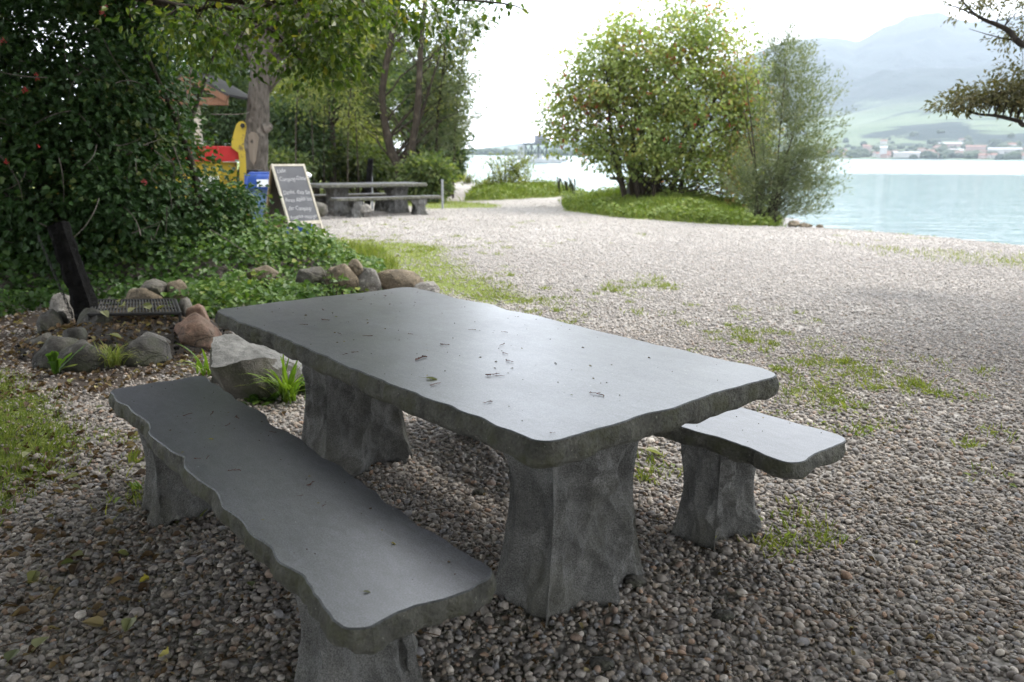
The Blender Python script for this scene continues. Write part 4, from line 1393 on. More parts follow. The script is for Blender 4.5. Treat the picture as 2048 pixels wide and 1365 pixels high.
LM = dict(
    dark=leafmat('dark_shrub_leaf', [(0.0, (0.012, 0.030, 0.008)), (0.45, (0.024, 0.058, 0.016)), (0.8, (0.042, 0.085, 0.022)), (1.0, (0.10, 0.12, 0.03))], 0.25, 0.52),
    alder=leafmat('overhanging_leaf', [(0.0, (0.028, 0.055, 0.014)), (0.5, (0.064, 0.10, 0.022)), (0.85, (0.125, 0.15, 0.03)), (1.0, (0.25, 0.22, 0.04))], 0.5, 0.38),
    canopy=leafmat('canopy_leaf', [(0.0, (0.025, 0.050, 0.010)), (0.5, (0.055, 0.095, 0.018)), (1.0, (0.10, 0.13, 0.022))], 0.35, 0.45),
    wood1=leafmat('woodland_leaf', [(0.0, (0.03, 0.052, 0.022)), (0.5, (0.08, 0.11, 0.042)), (1.0, (0.17, 0.19, 0.07))], 0.45, 0.55),
    wood2=leafmat('yellowish_leaf', [(0.0, (0.07, 0.095, 0.03)), (0.5, (0.16, 0.18, 0.06)), (1.0, (0.29, 0.29, 0.10))], 0.45, 0.55),
    wood3=leafmat('dark_woodland_leaf', [(0.0, (0.022, 0.044, 0.02)), (0.5, (0.045, 0.075, 0.032)), (1.0, (0.09, 0.115, 0.045))], 0.35, 0.55),
    willow=leafmat('willow_leaf', [(0.0, (0.06, 0.08, 0.04)), (0.5, (0.12, 0.14, 0.08)), (1.0, (0.20, 0.21, 0.13))], 0.35, 0.5),
    vib=leafmat('guelder_leaf', [(0.0, (0.095, 0.135, 0.045)), (0.45, (0.19, 0.235, 0.08)), (0.75, (0.28, 0.30, 0.10)), (0.97, (0.32, 0.26, 0.09)), (1.0, (0.32, 0.12, 0.05))], 0.5, 0.5),
    robin=leafmat('brownish_leaf', [(0.0, (0.045, 0.05, 0.025)), (0.5, (0.09, 0.085, 0.045)), (1.0, (0.15, 0.12, 0.06))], 0.35, 0.55),
    ivy=leafmat('bramble_leaf', [(0.0, (0.018, 0.045, 0.010)), (0.4, (0.045, 0.095, 0.020)), (0.75, (0.10, 0.165, 0.030)), (1.0, (0.20, 0.22, 0.05))], 0.35, 0.42),
    grass=leafmat('grass_blade', [(0.0, (0.06, 0.10, 0.022)), (0.5, (0.15, 0.195, 0.045)), (1.0, (0.30, 0.29, 0.09))], 0.35, 0.55),
    lily=leafmat('lily_blade', [(0.0, (0.06, 0.12, 0.015)), (0.6, (0.15, 0.23, 0.03)), (1.0, (0.26, 0.28, 0.05))], 0.4, 0.4),
)
BK = dict(
    grey=bark('grey_bark', (0.040, 0.034, 0.028), (0.135, 0.118, 0.10), 16, 0.04),
    brown=bark('brown_bark', (0.020, 0.016, 0.012), (0.060, 0.048, 0.036), 16, 0.03),
    dark=bark('dark_bark', (0.014, 0.012, 0.010), (0.045, 0.038, 0.032), 18, 0.02),
)


def P_(u, v, Y):
    return atd(u, v, Y)


def blob(u, v, Y, ru, rv, ry=None, w=None):
    """ellipsoid centred where pixel u,v lies at depth Y; radii in pixels at that depth, depth radius in metres"""
    c = atd(u, v, Y)
    k = math.hypot(Y, 0) / F
    b = (c[0], c[1], c[2], ru * k, ry if ry is not None else ru * k * 0.8, rv * k)
    return b if w is None else b + (w,)


def base_of(u, Y):
    x = atd(u, 330, Y)[0]
    return (x, Y, gz(x, Y))


# --- big dark shrub on the left
b0 = (-4.9, 9.0, gz(-4.9, 9.0))
g = np.random.default_rng(3)
sb = [blob(60, 330, 8.9, 230, 260, 1.3), blob(215, 380, 8.8, 190, 190, 1.2), blob(305, 400, 8.9, 100, 120, 1.0), blob(130, 120, 8.8, 220, 190, 1.2), blob(262, 205, 8.9, 100, 150, 0.95),
      blob(-220, 250, 8.8, 260, 330, 1.4), blob(390, 478, 9.0, 60, 52, 0.6), blob(425, 430, 9.2, 48, 55, 0.5), blob(458, 400, 9.3, 26, 34, .3, .35), blob(160, -120, 8.8, 260, 170, 1.3)]
st = []
for k in range(9):
    a = rng.uniform(0, 2 * PI)
    x, y = b0[0] + rng.uniform(-1.6, 1.4), b0[1] + rng.uniform(-0.4, 0.6)
    st.append(([(x, y, gz(x, y) - 0.1), (x + rng.uniform(-.4, .4), y + rng.uniform(-.3, .2), 1.3), (x + rng.uniform(-1.0, 1.0), y + rng.uniform(-.6, .4), 2.9)], [0.05, 0.035, 0.012]))
shrub = tree('berry_shrub', 'huge dark green shrub with red berries towering over the near fire pit', 'shrub', b0, st, sb, LM['dark'], BK['brown'], 2300, 34, 0.15, 0.062, LOBE, 3, nl=110, shell=0.45, droop=0.45, crown='foliage', wid=0.95)
M_BERRY = plain('red_berry', (0.30, 0.012, 0.012), 0.3, 0.2)
for k, (u, v) in enumerate([(208, 12), (205, 25), (303, 5), (72, 155), (50, 182), (5, 84), (14, 325), (288, 367)]):
    c = atd(u, v, 7.55)
    mb = MB()
    for q in range(12):
        o = np.clip(g.normal(0, 0.014, 3), -.025, .025)
        mb.add(ico(1)[0] * 0.0065 + o, ico(1)[1])
        if q % 3 == 0:
            mb.tube([o, o * 0.3 + np.array([0, 0, 0.035])], 0.0015, 4)
    mb.build('berry_cluster', M_BERRY, shrub, smooth=True, loc=tuple(c - np.array(b0)))
lt = MB()
for k in range(60):
    u, v = g.uniform(-50, 440), g.uniform(0, 480)
    a = atd(u, v, g.uniform(7.5, 8.2))
    q = a + g.normal(0, 0.22, 3) + np.array([0, 0, -0.15])
    lt.tube(bez(a, (a + q) / 2 + g.normal(0, 0.06, 3), q, 6) - np.array(b0), np.linspace(0.006, 0.002, 6), 4)
lt.build('twigs', BK['grey'], shrub)['kind'] = 'stuff'

# --- tree overhanging from the left, its canopy above the camera
ob = (-6.8, 3.6, gz(-6.8, 3.6))
trunk = ([(-6.8, 3.6, -0.1), (-6.7, 3.7, 1.6), (-6.3, 3.9, 3.2), (-5.6, 4.2, 5.0), (-4.8, 4.4, 7.0)], [0.22, 0.19, 0.16, 0.11, 0.05])
limb1 = ([(-6.3, 3.9, 3.1), (-4.6, 5.3, 3.35), tuple(P_(420, -8, 6.2)), tuple(P_(640, -28, 6.4)), tuple(P_(860, -6, 6.6)), tuple(P_(1010, 8, 6.7)), tuple(P_(1050, 22, 6.7)), tuple(P_(1096, 48, 6.75))], [0.09, 0.06, 0.035, 0.025, 0.013, 0.007, 0.004, 0.0025])
limb2 = ([(-6.4, 3.8, 2.9), (-4.9, 5.6, 3.1), tuple(P_(310, 3, 6.6)), tuple(P_(440, 12, 6.5)), tuple(P_(540, 60, 6.4)), tuple(P_(600, 120, 6.3))], [0.07, 0.05, 0.03, 0.02, 0.010, 0.004])
obl = [blob(590, 25, 6.3, 130, 70, 0.5, 2.3), blob(430, 75, 6.4, 75, 65, 0.4, 1.6), blob(660, 110, 6.4, 60, 60, 0.35, 1.1), blob(600, 120, 6.4, 60, 45, .3, .7), blob(700, 15, 6.5, 130, 55, 0.5, 1.6), blob(840, 18, 6.6, 110, 34, 0.3, 1.1),
       blob(895, 55, 6.6, 28, 38, 0.15, 0.35), blob(985, -6, 6.7, 60, 12, 0.15, 0.15), blob(370, 40, 6.6, 110, 80, 0.4, 1.6), blob(480, 110, 6.5, 25, 35, 0.15, 0.3), blob(590, 105, 6.3, 40, 30, .2, .3)]
ov = tree('overhanging_tree', 'leafy tree on the left whose green branches hang into the top of the view', 'tree', ob, [trunk, limb1, limb2], obl, LM['alder'], BK['brown'], 270, 14, 0.135, 0.056, OV, 17, nl=90, shell=0.1, droop=0.55, r0=0.35, near=True)
foliage('upper_crown', ov, LM['canopy'], [(-4.2, 2.6, 5.2, 3.6, 2.9, 1.5), (-1.2, 0.2, 5.8, 3.4, 3.0, 1.3), (-5.5, 4.6, 4.6, 2.6, 1.5, 1.0), (-2.4, 4.6, 5.4, 2.6, 1.6, 0.9), (-7, 0, 4.6, 3, 4, 2.4), (-4.6, 8.3, 4.7, 3.0, 1.4, 1.2), (0.4, 3.7, 5.7, 2.4, 1.6, 0.8), (0.5, -3.5, 4.6, 5.0, 2.6, 2.8), (-5, -3.5, 4, 4, 3, 3)], 2700, 26, 0.32, 0.24, OVS, np.random.default_rng(5), 0.1, loc=ob)

# --- tree on the right, branch ends reach into the frame
rt = (7.6, 7.2, gz(7.6, 7.2))
rtr = ([(7.6, 7.2, -0.1), (7.5, 7.3, 1.2), (7.3, 7.4, 2.6), (7.6, 7.2, 4.6), (7.7, 7.0, 6.5)], [0.17, 0.14, 0.11, 0.08, 0.04])
rl1 = ([(7.4, 7.4, 1.7), (6.6, 8.1, 2.25), tuple(P_(2075, 100, 8.7)), tuple(P_(2015, 60, 8.9)), tuple(P_(1965, 38, 9.0)), tuple(P_(1938, 18, 9.1)), tuple(P_(1900, -30, 9.1))], [0.10, 0.075, 0.035, 0.026, 0.018, 0.013, 0.006])
rl2 = ([(7.4, 7.4, 1.3), (6.6, 8.2, 1.75), tuple(P_(2070, 252, 8.7)), tuple(P_(2040, 243, 8.8)), tuple(P_(1990, 232, 8.9)), tuple(P_(1945, 226, 9.0)), tuple(P_(1915, 205, 9.1))], [0.08, 0.06, 0.026, 0.022, 0.016, 0.011, 0.004])
rl3 = ([tuple(P_(1965, 38, 9.0)), tuple(P_(1910, 14, 9.1)), tuple(P_(1865, 10, 9.2))], [0.012, 0.007, 0.002])
rl4 = ([tuple(P_(2040, 84, 8.9)), tuple(P_(1985, 72, 9.0)), tuple(P_(1938, 58, 9.1))], [0.010, 0.005, 0.002])
rb_ = [blob(2000, 190, 9.0, 75, 32, 0.35, 2.6), blob(1920, 205, 9.1, 42, 24, 0.25, 1.0), blob(2060, 160, 9.0, 70, 60, 0.4, 1.6), blob(2040, 60, 9.0, 50, 50, 0.35, 0.55), blob(1950, 12, 9.1, 70, 22, 0.3, 0.35), blob(2090, 20, 9, 70, 80, .4, .9)]
rtree = tree('shore_tree', 'brownish leaved tree at the right whose dark branches reach in over the lake', 'tree', rt, [rtr, rl1, rl2, rl3, rl4], rb_, LM['robin'], BK['dark'], 230, 22, 0.075, 0.055, OVS, 23, nl=60, shell=0.1, droop=0.3, wid=0.7, r0=0.3, flat=0.5, near=True)
foliage('upper_crown', rtree, LM['robin'], [(7.8, 6.6, 5.4, 2.2, 3.0, 1.6), (6.2, 2.6, 5.6, 2.8, 2.6, 1.3), (3.0, -0.6, 5.6, 2.8, 2.4, 1.1), (2.6, 2.6, 5.7, 2.8, 2.4, 0.9), (6.0, -2.5, 5.0, 3.4, 3, 2.2)], 1500, 24, 0.3, 0.22, OVS, np.random.default_rng(6), 0.1, loc=rt)

# --- guelder rose bush on its green mound, multi stemmed
by, bx = 22.5, atd(1305, 380, 22.5)[0]
bb = (bx, by, gz(bx, by))
stems = []
g = np.random.default_rng(9)
for k in range(17):
    a = g.uniform(-1, 1)
    x = bx + a * 0.85
    y = by + g.uniform(-0.4, 0.4)
    tp = atd(1315 + a * 150 + g.uniform(-30, 30), g.uniform(120, 210), by + g.uniform(-1, 1))
    md = np.array([x + a * 0.5, y, 1.6])
    stems.append(([(x, y, gz(x, y) - 0.1), tuple(md), tuple(tp)], [0.055, 0.045, 0.012]))
gb = [blob(1310, 130, by, 150, 110, 1.6), blob(1400, 62, by, 85, 70, 1.0), blob(1230, 170, by, 120, 95, 1.4), blob(1150, 225, by, 72, 70, 0.9), blob(1118, 265, by, 42, 40, .6), blob(1390, 200, by, 120, 110, 1.5), blob(1300, 260, by, 140, 75, 1.5), blob(1480, 190, by, 55, 90, 1.0), blob(1500, 290, by, 50, 80, 0.9), blob(1385, 335, by, 85, 46, 1.1, 2.2), blob(1475, 320, by - .2, 60, 85, 0.9), blob(1200, 300, by, 60, 40, .8), blob(1335, 325, by - .5, 110, 38, .7, 2.0), blob(1250, 100, by, 90, 60, 1.0), blob(1500, 385, by - .3, 40, 40, .6)]
gu = tree('guelder_bush', 'big round bush with reddening leaves and red berries on the mound by the lake', 'bush', bb, stems, gb, LM['vib'], BK['brown'], 1250, 33, 0.175, 0.088, LOBE, 31, nl=130, shell=0.2, droop=0.35, crown='foliage', tk=6)
fo, _ = foliage('reddening_foliage', gu, leafmat('autumn_leaf', [(0, (.12, .12, .04)), (.5, (.24, .18, .07)), (1, (.32, .14, .06))], .45, .5), [blob(1500, 240, by, 45, 80, .8), blob(1480, 330, by - .3, 50, 70, .8), blob(1440, 150, by, 60, 60, .8), blob(1180, 190, by, 60, 50, .8)], 170, 22, .22, .085, LOBE, np.random.default_rng(32), .5, loc=bb)
fo['label'] = 'yellowish and reddish brown leaves'
mb = MB()
for k in range(70):
    bl = gb[g.integers(0, 8)]
    d = unit(g.normal(size=3))
    d[1] = -abs(d[1])
    c = np.array(bl[:3]) + d * np.array(bl[3:6]) * 0.98
    for q in range(6):
        mb.add(ico(1)[0] * 0.018 + c - np.array(bb) + g.normal(0, 0.03, 3), ico(1)[1])
o = mb.build('berries', M_BERRY, gu, smooth=True)
o['kind'] = 'stuff'

# --- willow by the waterline
wy = 18.4
wxx = atd(1530, 440, wy)[0]
wb0 = (wxx, wy, gz(wxx, wy))
ws = []
for k in range(10):
    a = g.uniform(-1, 1)
    tp = atd(1560 + a * 95, g.uniform(90, 330), wy + g.uniform(-.8, .8))
    ws.append(([(wxx + a * 0.25, wy + g.uniform(-.2, .2), wb0[2] - 0.1), (wxx + a * 0.5 + 0.1, wy, 1.0), tuple(tp)], [0.035, 0.022, 0.005]))
wbl = [blob(1565, 100, wy, 30, 55, 0.5, .5), blob(1570, 160, wy, 52, 90, 0.7), blob(1600, 240, wy, 75, 100, 0.9), blob(1560, 330, wy, 90, 80, 0.9), blob(1620, 350, wy, 60, 70, 0.8), blob(1520, 370, wy, 70, 50, 0.8), blob(1570, 415, wy, 80, 25, 0.7)]
tree('willow_shrub', 'sparse grey green willow at the water beside the big round bush', 'tree', wb0, ws, wbl, LM['willow'], BK['brown'], 1150, 28, 0.14, 0.082, LANCE, 37, nl=60, shell=0.15, droop=-0.2, crown='foliage', tk=6, align=(0.25, 0, 0.75))

# --- little yellow green bush on the grass strip
yb = 30.5
xb = atd(1010, 340, yb)[0]
tree('young_bush', 'small yellow green bush on the grass strip left of the big round bush', 'bush', (xb, yb, gz(xb, yb)), [([(xb + a * .2, yb, gz(xb, yb) - .1), (xb + a * .5, yb, 0.9), tuple(atd(1010 + a * 40, 318, yb))], [0.03, 0.02, 0.006]) for a in (-1, -.5, 0, .4, 1)],
     [blob(1015, 345, yb, 45, 35, 0.7), blob(1035, 325, yb, 30, 22, 0.5), blob(995, 372, yb, 50, 18, 0.7), blob(1050, 365, yb, 35, 22, .6)], LM['wood2'], BK['brown'], 190, 26, 0.14, 0.10, LANCE, 41, nl=40, shell=0.2, crown='foliage', tk=5, align=(0, 0, 0.9), wid=1.6)

# --- stone slab table half hidden behind the bush
px = atd(1262, 385, 23.6)
stn = thing('stone_block', 'weathered slab on a slanted stone foot half hidden behind the big round bush', 'stone table', (px[0], 23.6, gz(px[0], 23.6)))
zt_ = atd(1250, 354, 23.6)[2] - stn.location[2]
slab(1.9, 0.7, zt_, 0.09, 9, 0.02).build('top_slab', [M_LEG, M_SIDE, M_RIM], stn, loc=(0.35, 0, 0))
pillar(0.42, 0.25, zt_ - 0.085, 44, 0.95, 1.25).build('foot', M_LEG, stn, smooth=False, loc=(0.35, 0, 0))

# --- woods on the left
big = tree('scarred_tree', 'thick grey trunk with a pale scar and knot standing behind the yellow container', 'tree', base_of(512, 18.2),
           [([base_of(512, 18.2)[:2] + (-0.1,), tuple(P_(514, 330, 18.2)), tuple(P_(512, 285, 18.2)), tuple(P_(514, 230, 18.2)), tuple(P_(524, 130, 18.2)), tuple(P_(532, 40, 18.2)), tuple(P_(540, -120, 18.2)), tuple(P_(550, -300, 18.2))], [0.29, 0.24, 0.27, 0.245, 0.205, 0.18, 0.15, 0.08])],
           [blob(520, -190, 18.2, 330, 130, 2.5), blob(330, -60, 18.0, 140, 70, 1.5), blob(700, -120, 18.2, 180, 90, 2)], LM['wood1'], BK['grey'], 420, 26, 0.3, 0.16, OVS, 43, nl=40, tk=20)
B = np.array(base_of(512, 18.2))
mb = MB()
sc = [P_(u, v, 17.94) - B for u, v in ((496, 270), (503, 264), (512, 266), (517, 276), (514, 300), (511, 322), (507, 330), (501, 322), (497, 300))]
mb.add(np.array(sc + [p + np.array([0, 0.16, 0]) for p in sc]), [list(range(9))] + [[i, (i + 1) % 9, (i + 1) % 9 + 9, i + 9] for i in range(9)])
mb.build('bark_scar', wood('bare_scar_wood', (0.10, 0.08, 0.06), (0.24, 0.20, 0.16), 6), big)
kn = P_(543, 252, 18.1) - B
MB().tube([P_(530, 256, 18.1) - B, kn], [0.14, 0.07], 10).build('knot', BK['grey'], big)

tree('slim_tree', 'slim straight brown trunk rising from the woods left of the far picnic table', 'tree', base_of(664, 27),
     [([base_of(664, 27)[:2] + (-0.1,), tuple(P_(663, 230, 27)), tuple(P_(664, 120, 27)), tuple(P_(668, -60, 27))], [0.13, 0.11, 0.10, 0.05])],
     [blob(640, 60, 27.5, 110, 80, 1.6), blob(720, 130, 27.5, 80, 60, 1.3), blob(660, -40, 27, 130, 80, 1.8)], LM['wood1'], BK['brown'], 330, 28, 0.26, 0.16, OVS, 47, nl=50)
tw = base_of(812, 25.5)
tree('twin_trunk_willow', 'grey green willow on two crossing trunks right behind the far picnic table', 'tree', tw,
     [([(P_(808, 380, 25.5)[0], 25.5, -0.1), tuple(P_(800, 340, 25.5)), tuple(P_(782, 300, 25.5)), tuple(P_(765, 210, 25.5)), tuple(P_(772, 130, 25.5)), tuple(P_(795, 20, 25.5)), tuple(P_(800, -60, 25.5))], [0.20, 0.17, 0.14, 0.11, 0.10, 0.08, 0.04]),
      ([(P_(823, 380, 25.3)[0], 25.3, -0.1), tuple(P_(822, 320, 25.3)), tuple(P_(836, 210, 25.3)), tuple(P_(840, 120, 25.3)), tuple(P_(848, 20, 25.3)), tuple(P_(858, -60, 25.3))], [0.13, 0.12, 0.105, 0.09, 0.07, 0.03]),
      ([tuple(P_(806, 335, 25.5)), tuple(P_(822, 285, 25.4)), tuple(P_(842, 230, 25.5)), tuple(P_(880, 110, 25.6))], [0.08, 0.07, 0.06, 0.02])],
     [blob(880, 200, 26.3, 65, 90, 1.3), blob(860, 70, 26.5, 90, 70, 1.4, 3.0), blob(895, 270, 26.5, 50, 50, 1.0), blob(780, 60, 26.5, 90, 70, 1.4, 2.6), blob(700, 190, 27.5, 60, 70, 1.0), blob(930, 40, 26, 50, 45, 0.8, 1.6), blob(920, 150, 26.0, 38, 70, .8, 1.8), blob(925, 230, 26, 30, 45, .7, 1.0), blob(900, -20, 26.2, 90, 40, 1, 1.5)],
     LM['willow'], BK['brown'], 600, 28, 0.17, 0.13, LANCE, 53, nl=44, r0=0.3, shell=0.15, droop=0.1, align=(0.1, 0, 0.25))
g = np.random.default_rng(77)
WD = 'woodland shrubs behind the far picnic table'
shr = [(420, 215, 27, 85, 120, 'wood3', 'dark conifer like shrub behind the small wooden shelter'), (570, 270, 26, 75, 85, 'wood3', 'dark green shrub right behind the scarred trunk'), (610, 190, 31, 70, 110, 'wood2', 'sunlit yellow green shrub between the scarred trunk and the slim trunk'),
       (690, 290, 30, 70, 75, 'wood2', 'yellow green thicket behind the dark timber post'), (745, 235, 32, 65, 130, 'wood1', 'tall green shrub left of the crossing willow trunks'), (640, 310, 27.5, 60, 45, 'wood1', 'low green bush at the foot of the slim trunk'),
       (745, 330, 28, 60, 38, 'wood1', 'low bush just behind the dark timber post'), (880, 300, 29, 50, 60, 'wood3', 'dark rounded shrub at the right end of the woods'), (850, 200, 34, 75, 130, 'wood3', 'tall dark shrub behind the crossing willow trunks'),
       (500, 150, 34, 100, 160, 'wood1', 'tall green tree crown behind the scarred trunk'), (300, 200, 32, 130, 190, 'wood3', 'dark tree mass behind the big berry shrub'), (560, 335, 25, 50, 30, 'wood1', 'low green bush behind the chalkboard'),
       (850, 355, 24.5, 30, 40, 'wood1', 'slender leafy sapling at the right end of the far picnic table')]
for k, (u, v, Y, ru, rv, lm, lab) in enumerate(shr):
    bs = base_of(u, Y)
    bl = [blob(u + g.uniform(-.5, .5) * ru, v + g.uniform(-.45, .5) * rv, Y + g.uniform(-.8, .8), ru * g.uniform(.4, .65), rv * g.uniform(.35, .6), None) for q in range(7)] + [blob(u, v, Y, ru * 0.8, rv * 0.8)]
    stt = [([(bs[0] + g.uniform(-.5, .5), Y + g.uniform(-.4, .4), -0.1), tuple(P_(u + g.uniform(-.4, .4) * ru, v + rv * .5, Y)), tuple(P_(u + g.uniform(-.7, .7) * ru, v - rv * .6, Y + g.uniform(-.5, .5)))], [0.06, 0.045, 0.012]) for q in range(6)]
    n = int(260 + (ru * rv) ** 0.5 * 3)
    lance = lm in ('wood3', 'wood2') and k % 2 == 0
    tree('woodland_shrub', lab, 'shrub', bs, stt, bl, LM[lm], BK['brown'], n, 26, 0.24, 0.17 if lance else 0.15, LANCE if lance else OVS, 100 + k, nl=45, group=WD, shell=0.25, crown='foliage', tk=5, wid=1.5 if lance else 1.0)
ft = [(380, 44, -40, 150, 150, 'wood3', 'tall dark tree far back at the left of the woods'), (620, 46, 20, 130, 150, 'wood1', 'tall green tree at the back between the scarred and the slim trunk'), (740, 48, 90, 90, 110, 'wood3', 'tall dark tree far back behind the willow crown'),
      (690, 52, 90, 120, 160, 'wood2', 'tall yellow green tree at the very back of the woods'), (850, 50, 210, 60, 90, 'wood1', 'green tree far back at the right edge of the woods'), (500, 55, 60, 150, 190, 'wood3', 'broad dark tree far back behind the scarred trunk'), (220, 50, 40, 190, 220, 'wood3', 'broad dark tree far behind the berry shrub')]
for k, (u, Y, v, ru, rv, lm, lab) in enumerate(ft):
    bs = base_of(u, Y)
    bl = [blob(u + g.uniform(-.6, .6) * ru, v + g.uniform(-.6, .7) * rv, Y + g.uniform(-1.5, 1.5), ru * g.uniform(.35, .6), rv * g.uniform(.3, .5)) for q in range(9)]
    tree('woodland_tree', lab, 'tree', bs, [([bs[:2] + (-0.1,), tuple(P_(u + 6, v + rv * .4, Y)), tuple(P_(u - 4, v - rv * .7, Y))], [0.2, 0.16, 0.04])], bl, LM[lm], BK['brown'], 300, 24, 0.45, 0.25, OVS, 150 + k, nl=40, group='tall trees at the back of the woods', shell=0.2)
for k, (u, Y, du, r, lab) in enumerate([(588, 23.5, 14, .024, 'thin leaning sapling stem just right of the scarred trunk'), (626, 24.5, -8, .02, 'thin upright sapling between the scarred and slim trunks'), (645, 25.5, 10, .02, 'thin pale sapling touching the left of the slim trunk'),
                                         (692, 24.0, 17, .022, 'thin sapling just right of the slim trunk'), (716, 26, -16, .026, 'thin sapling left of the dark timber post'), (870, 26, 18, .05, 'slender trunk right of the crossing willow trunks'), (905, 27, 20, .035, 'thin slanting stem at the right edge of the woods')]):
    bs = base_of(u, Y)
    tree('sapling', lab, 'tree', bs, [([bs[:2] + (-.1,), tuple(P_(u + du * .3, 240, Y)), tuple(P_(u + du, 120, Y)), tuple(P_(u + du * 1.6, -20, Y))], [r, r * .85, r * .6, r * .25])],
         [blob(u + du * 1.2, 70, Y, 38, 80, .7), blob(u + du * .6, 190, Y, 26, 60, .5)], LM['wood2' if k % 2 else 'wood1'], BK['brown'], 60, 18, .2, .11, OVS, 400 + k, nl=18, group='saplings at the edge of the woods', shell=.2, tk=6)
# reeds by the distant beach
for k, (u, Y, w, h, n, lab) in enumerate([(898, 44, 26, 44, 900, 'tall yellow green reeds beside the distant beach'), (935, 46, 8, 20, 130, 'dark leafless shrub clump at the far end of the beach'), (972, 44, 9, 18, 160, 'small green reed tuft on the far beach'), (845, 40, 26, 50, 500, 'tall yellowish reeds at the edge of the woods')]):
    bs = base_of(u, Y)
    mb = MB()
    kk = Y / F
    a = np.c_[g.normal(0, w * kk * .5, n), g.normal(0, 0.5, n), np.zeros(n)]
    D = unit(np.c_[g.normal(0, .14, n), g.normal(0, .14, n), np.ones(n)])
    leaf_geo(mb, a, D, np.c_[g.normal(0, .4, n), -np.ones(n), np.zeros(n)], h * kk * g.uniform(.5, 1.1, n), [(0.35, 0.018), (0.75, 0.012)], np.clip(g.normal(.72 if k != 1 else .2, .15, n), 0, 1), curl=0.12)
    o = mb.build('reeds', LM['grass'] if k != 1 else LM['robin'])
    o.location = bs
    tag(o, lab, 'reeds', 'reed clumps by the far beach')
for k, (u, v) in enumerate([(1118, 372), (1134, 374), (1146, 376)]):
    p = atd(u, v, 29)
    mb = MB()
    for q in range(7):
        mb.tube([(g.normal(0, .05), g.normal(0, .05), -0.4), (g.normal(0, .08), g.normal(0, .08), 0.1 + 0.28 * g.random())], [0.012, 0.02], 4)
    o = mb.build('dry_weed', LM['robin'])
    o.location = (p[0], 29, p[2])
    tag(o, 'dark upright dried weed stalks on the grass strip by the water', 'weed', 'dried weeds on the grass strip')

# ------------------------------------------------------------------ ground cover, grass, weeds
g = np.random.default_rng(201)


def scatter(poly, n, inset=0.0, box=None):
    P = np.asarray(poly)
    lo, hi = P.min(0), P.max(0)
    x, y = g.uniform(lo[0], hi[0], n), g.uniform(lo[1], hi[1], n)
    k = sdist(x, y, poly) > inset
    return x[k], y[k]


# bramble and ivy on the bank
IVY = [(-15, 5.6), tuple(at(-120, 655)[:2]), tuple(at(60, 622)[:2]), tuple(at(225, 604)[:2]), tuple(at(385, 640)[:2]), tuple(at(520, 640)[:2]), tuple(at(700, 612)[:2]), tuple(at(752, 590)[:2]), tuple(at(748, 560)[:2])] + BANK[8:]
x, y = scatter(IVY, 170000, -0.10)
k = (x > -9) & ((x > -5.5) | (g.random(len(x)) < 0.5))
x, y = x[k], y[k]
den = vnoise(x, y, 2.1, 51)
k = g.random(len(x)) < 0.45 + 0.7 * den
x, y = x[k], y[k]
b = np.clip(sdist(x, y, BANK) / 1.2, 0, 1)
hh = g.random(len(x)) ** 1.2 * (0.10 + 0.34 * vnoise(x, y, 1.5, 52) * (0.55 + 0.45 * b)) * (1 - .8 * smoothstep(9.2, 10.6, y))
z = G(x, y) + hh + 0.01
e = 0.15
gx, gy = (G(x + e, y) - G(x - e, y)) / (2 * e), (G(x, y + e) - G(x, y - e)) / (2 * e)
N = unit(np.c_[-gx * .8 + .1, -gy * .8 - 0.6, np.ones(len(x))] + g.normal(0, .38, (len(x), 3)))
D = unit(g.normal(size=(len(x), 3)) * np.array([1, 1, .3]) + np.array([0, -0.35, -0.25]))
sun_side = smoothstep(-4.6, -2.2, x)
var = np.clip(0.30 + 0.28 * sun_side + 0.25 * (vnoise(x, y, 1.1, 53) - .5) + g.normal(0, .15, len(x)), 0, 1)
mb = MB()
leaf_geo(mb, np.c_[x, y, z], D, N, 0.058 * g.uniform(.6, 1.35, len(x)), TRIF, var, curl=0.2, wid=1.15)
for q in range(130):
    i = g.integers(0, len(x))
    a = np.array([x[i], y[i], z[i]])
    c = a + np.array([g.normal(0, .22), g.normal(-.05, .15), g.uniform(-.02, .1)])
    mb.tube(bez(a, (a + c) / 2 + np.array([0, 0, .06]), c, 6), 0.0028, 4, var=0.65)
tag(mb.build('ground_cover', LM['ivy']), 'bramble and ivy leaves carpeting the bank under the berry shrub', 'ground cover', kind='stuff')

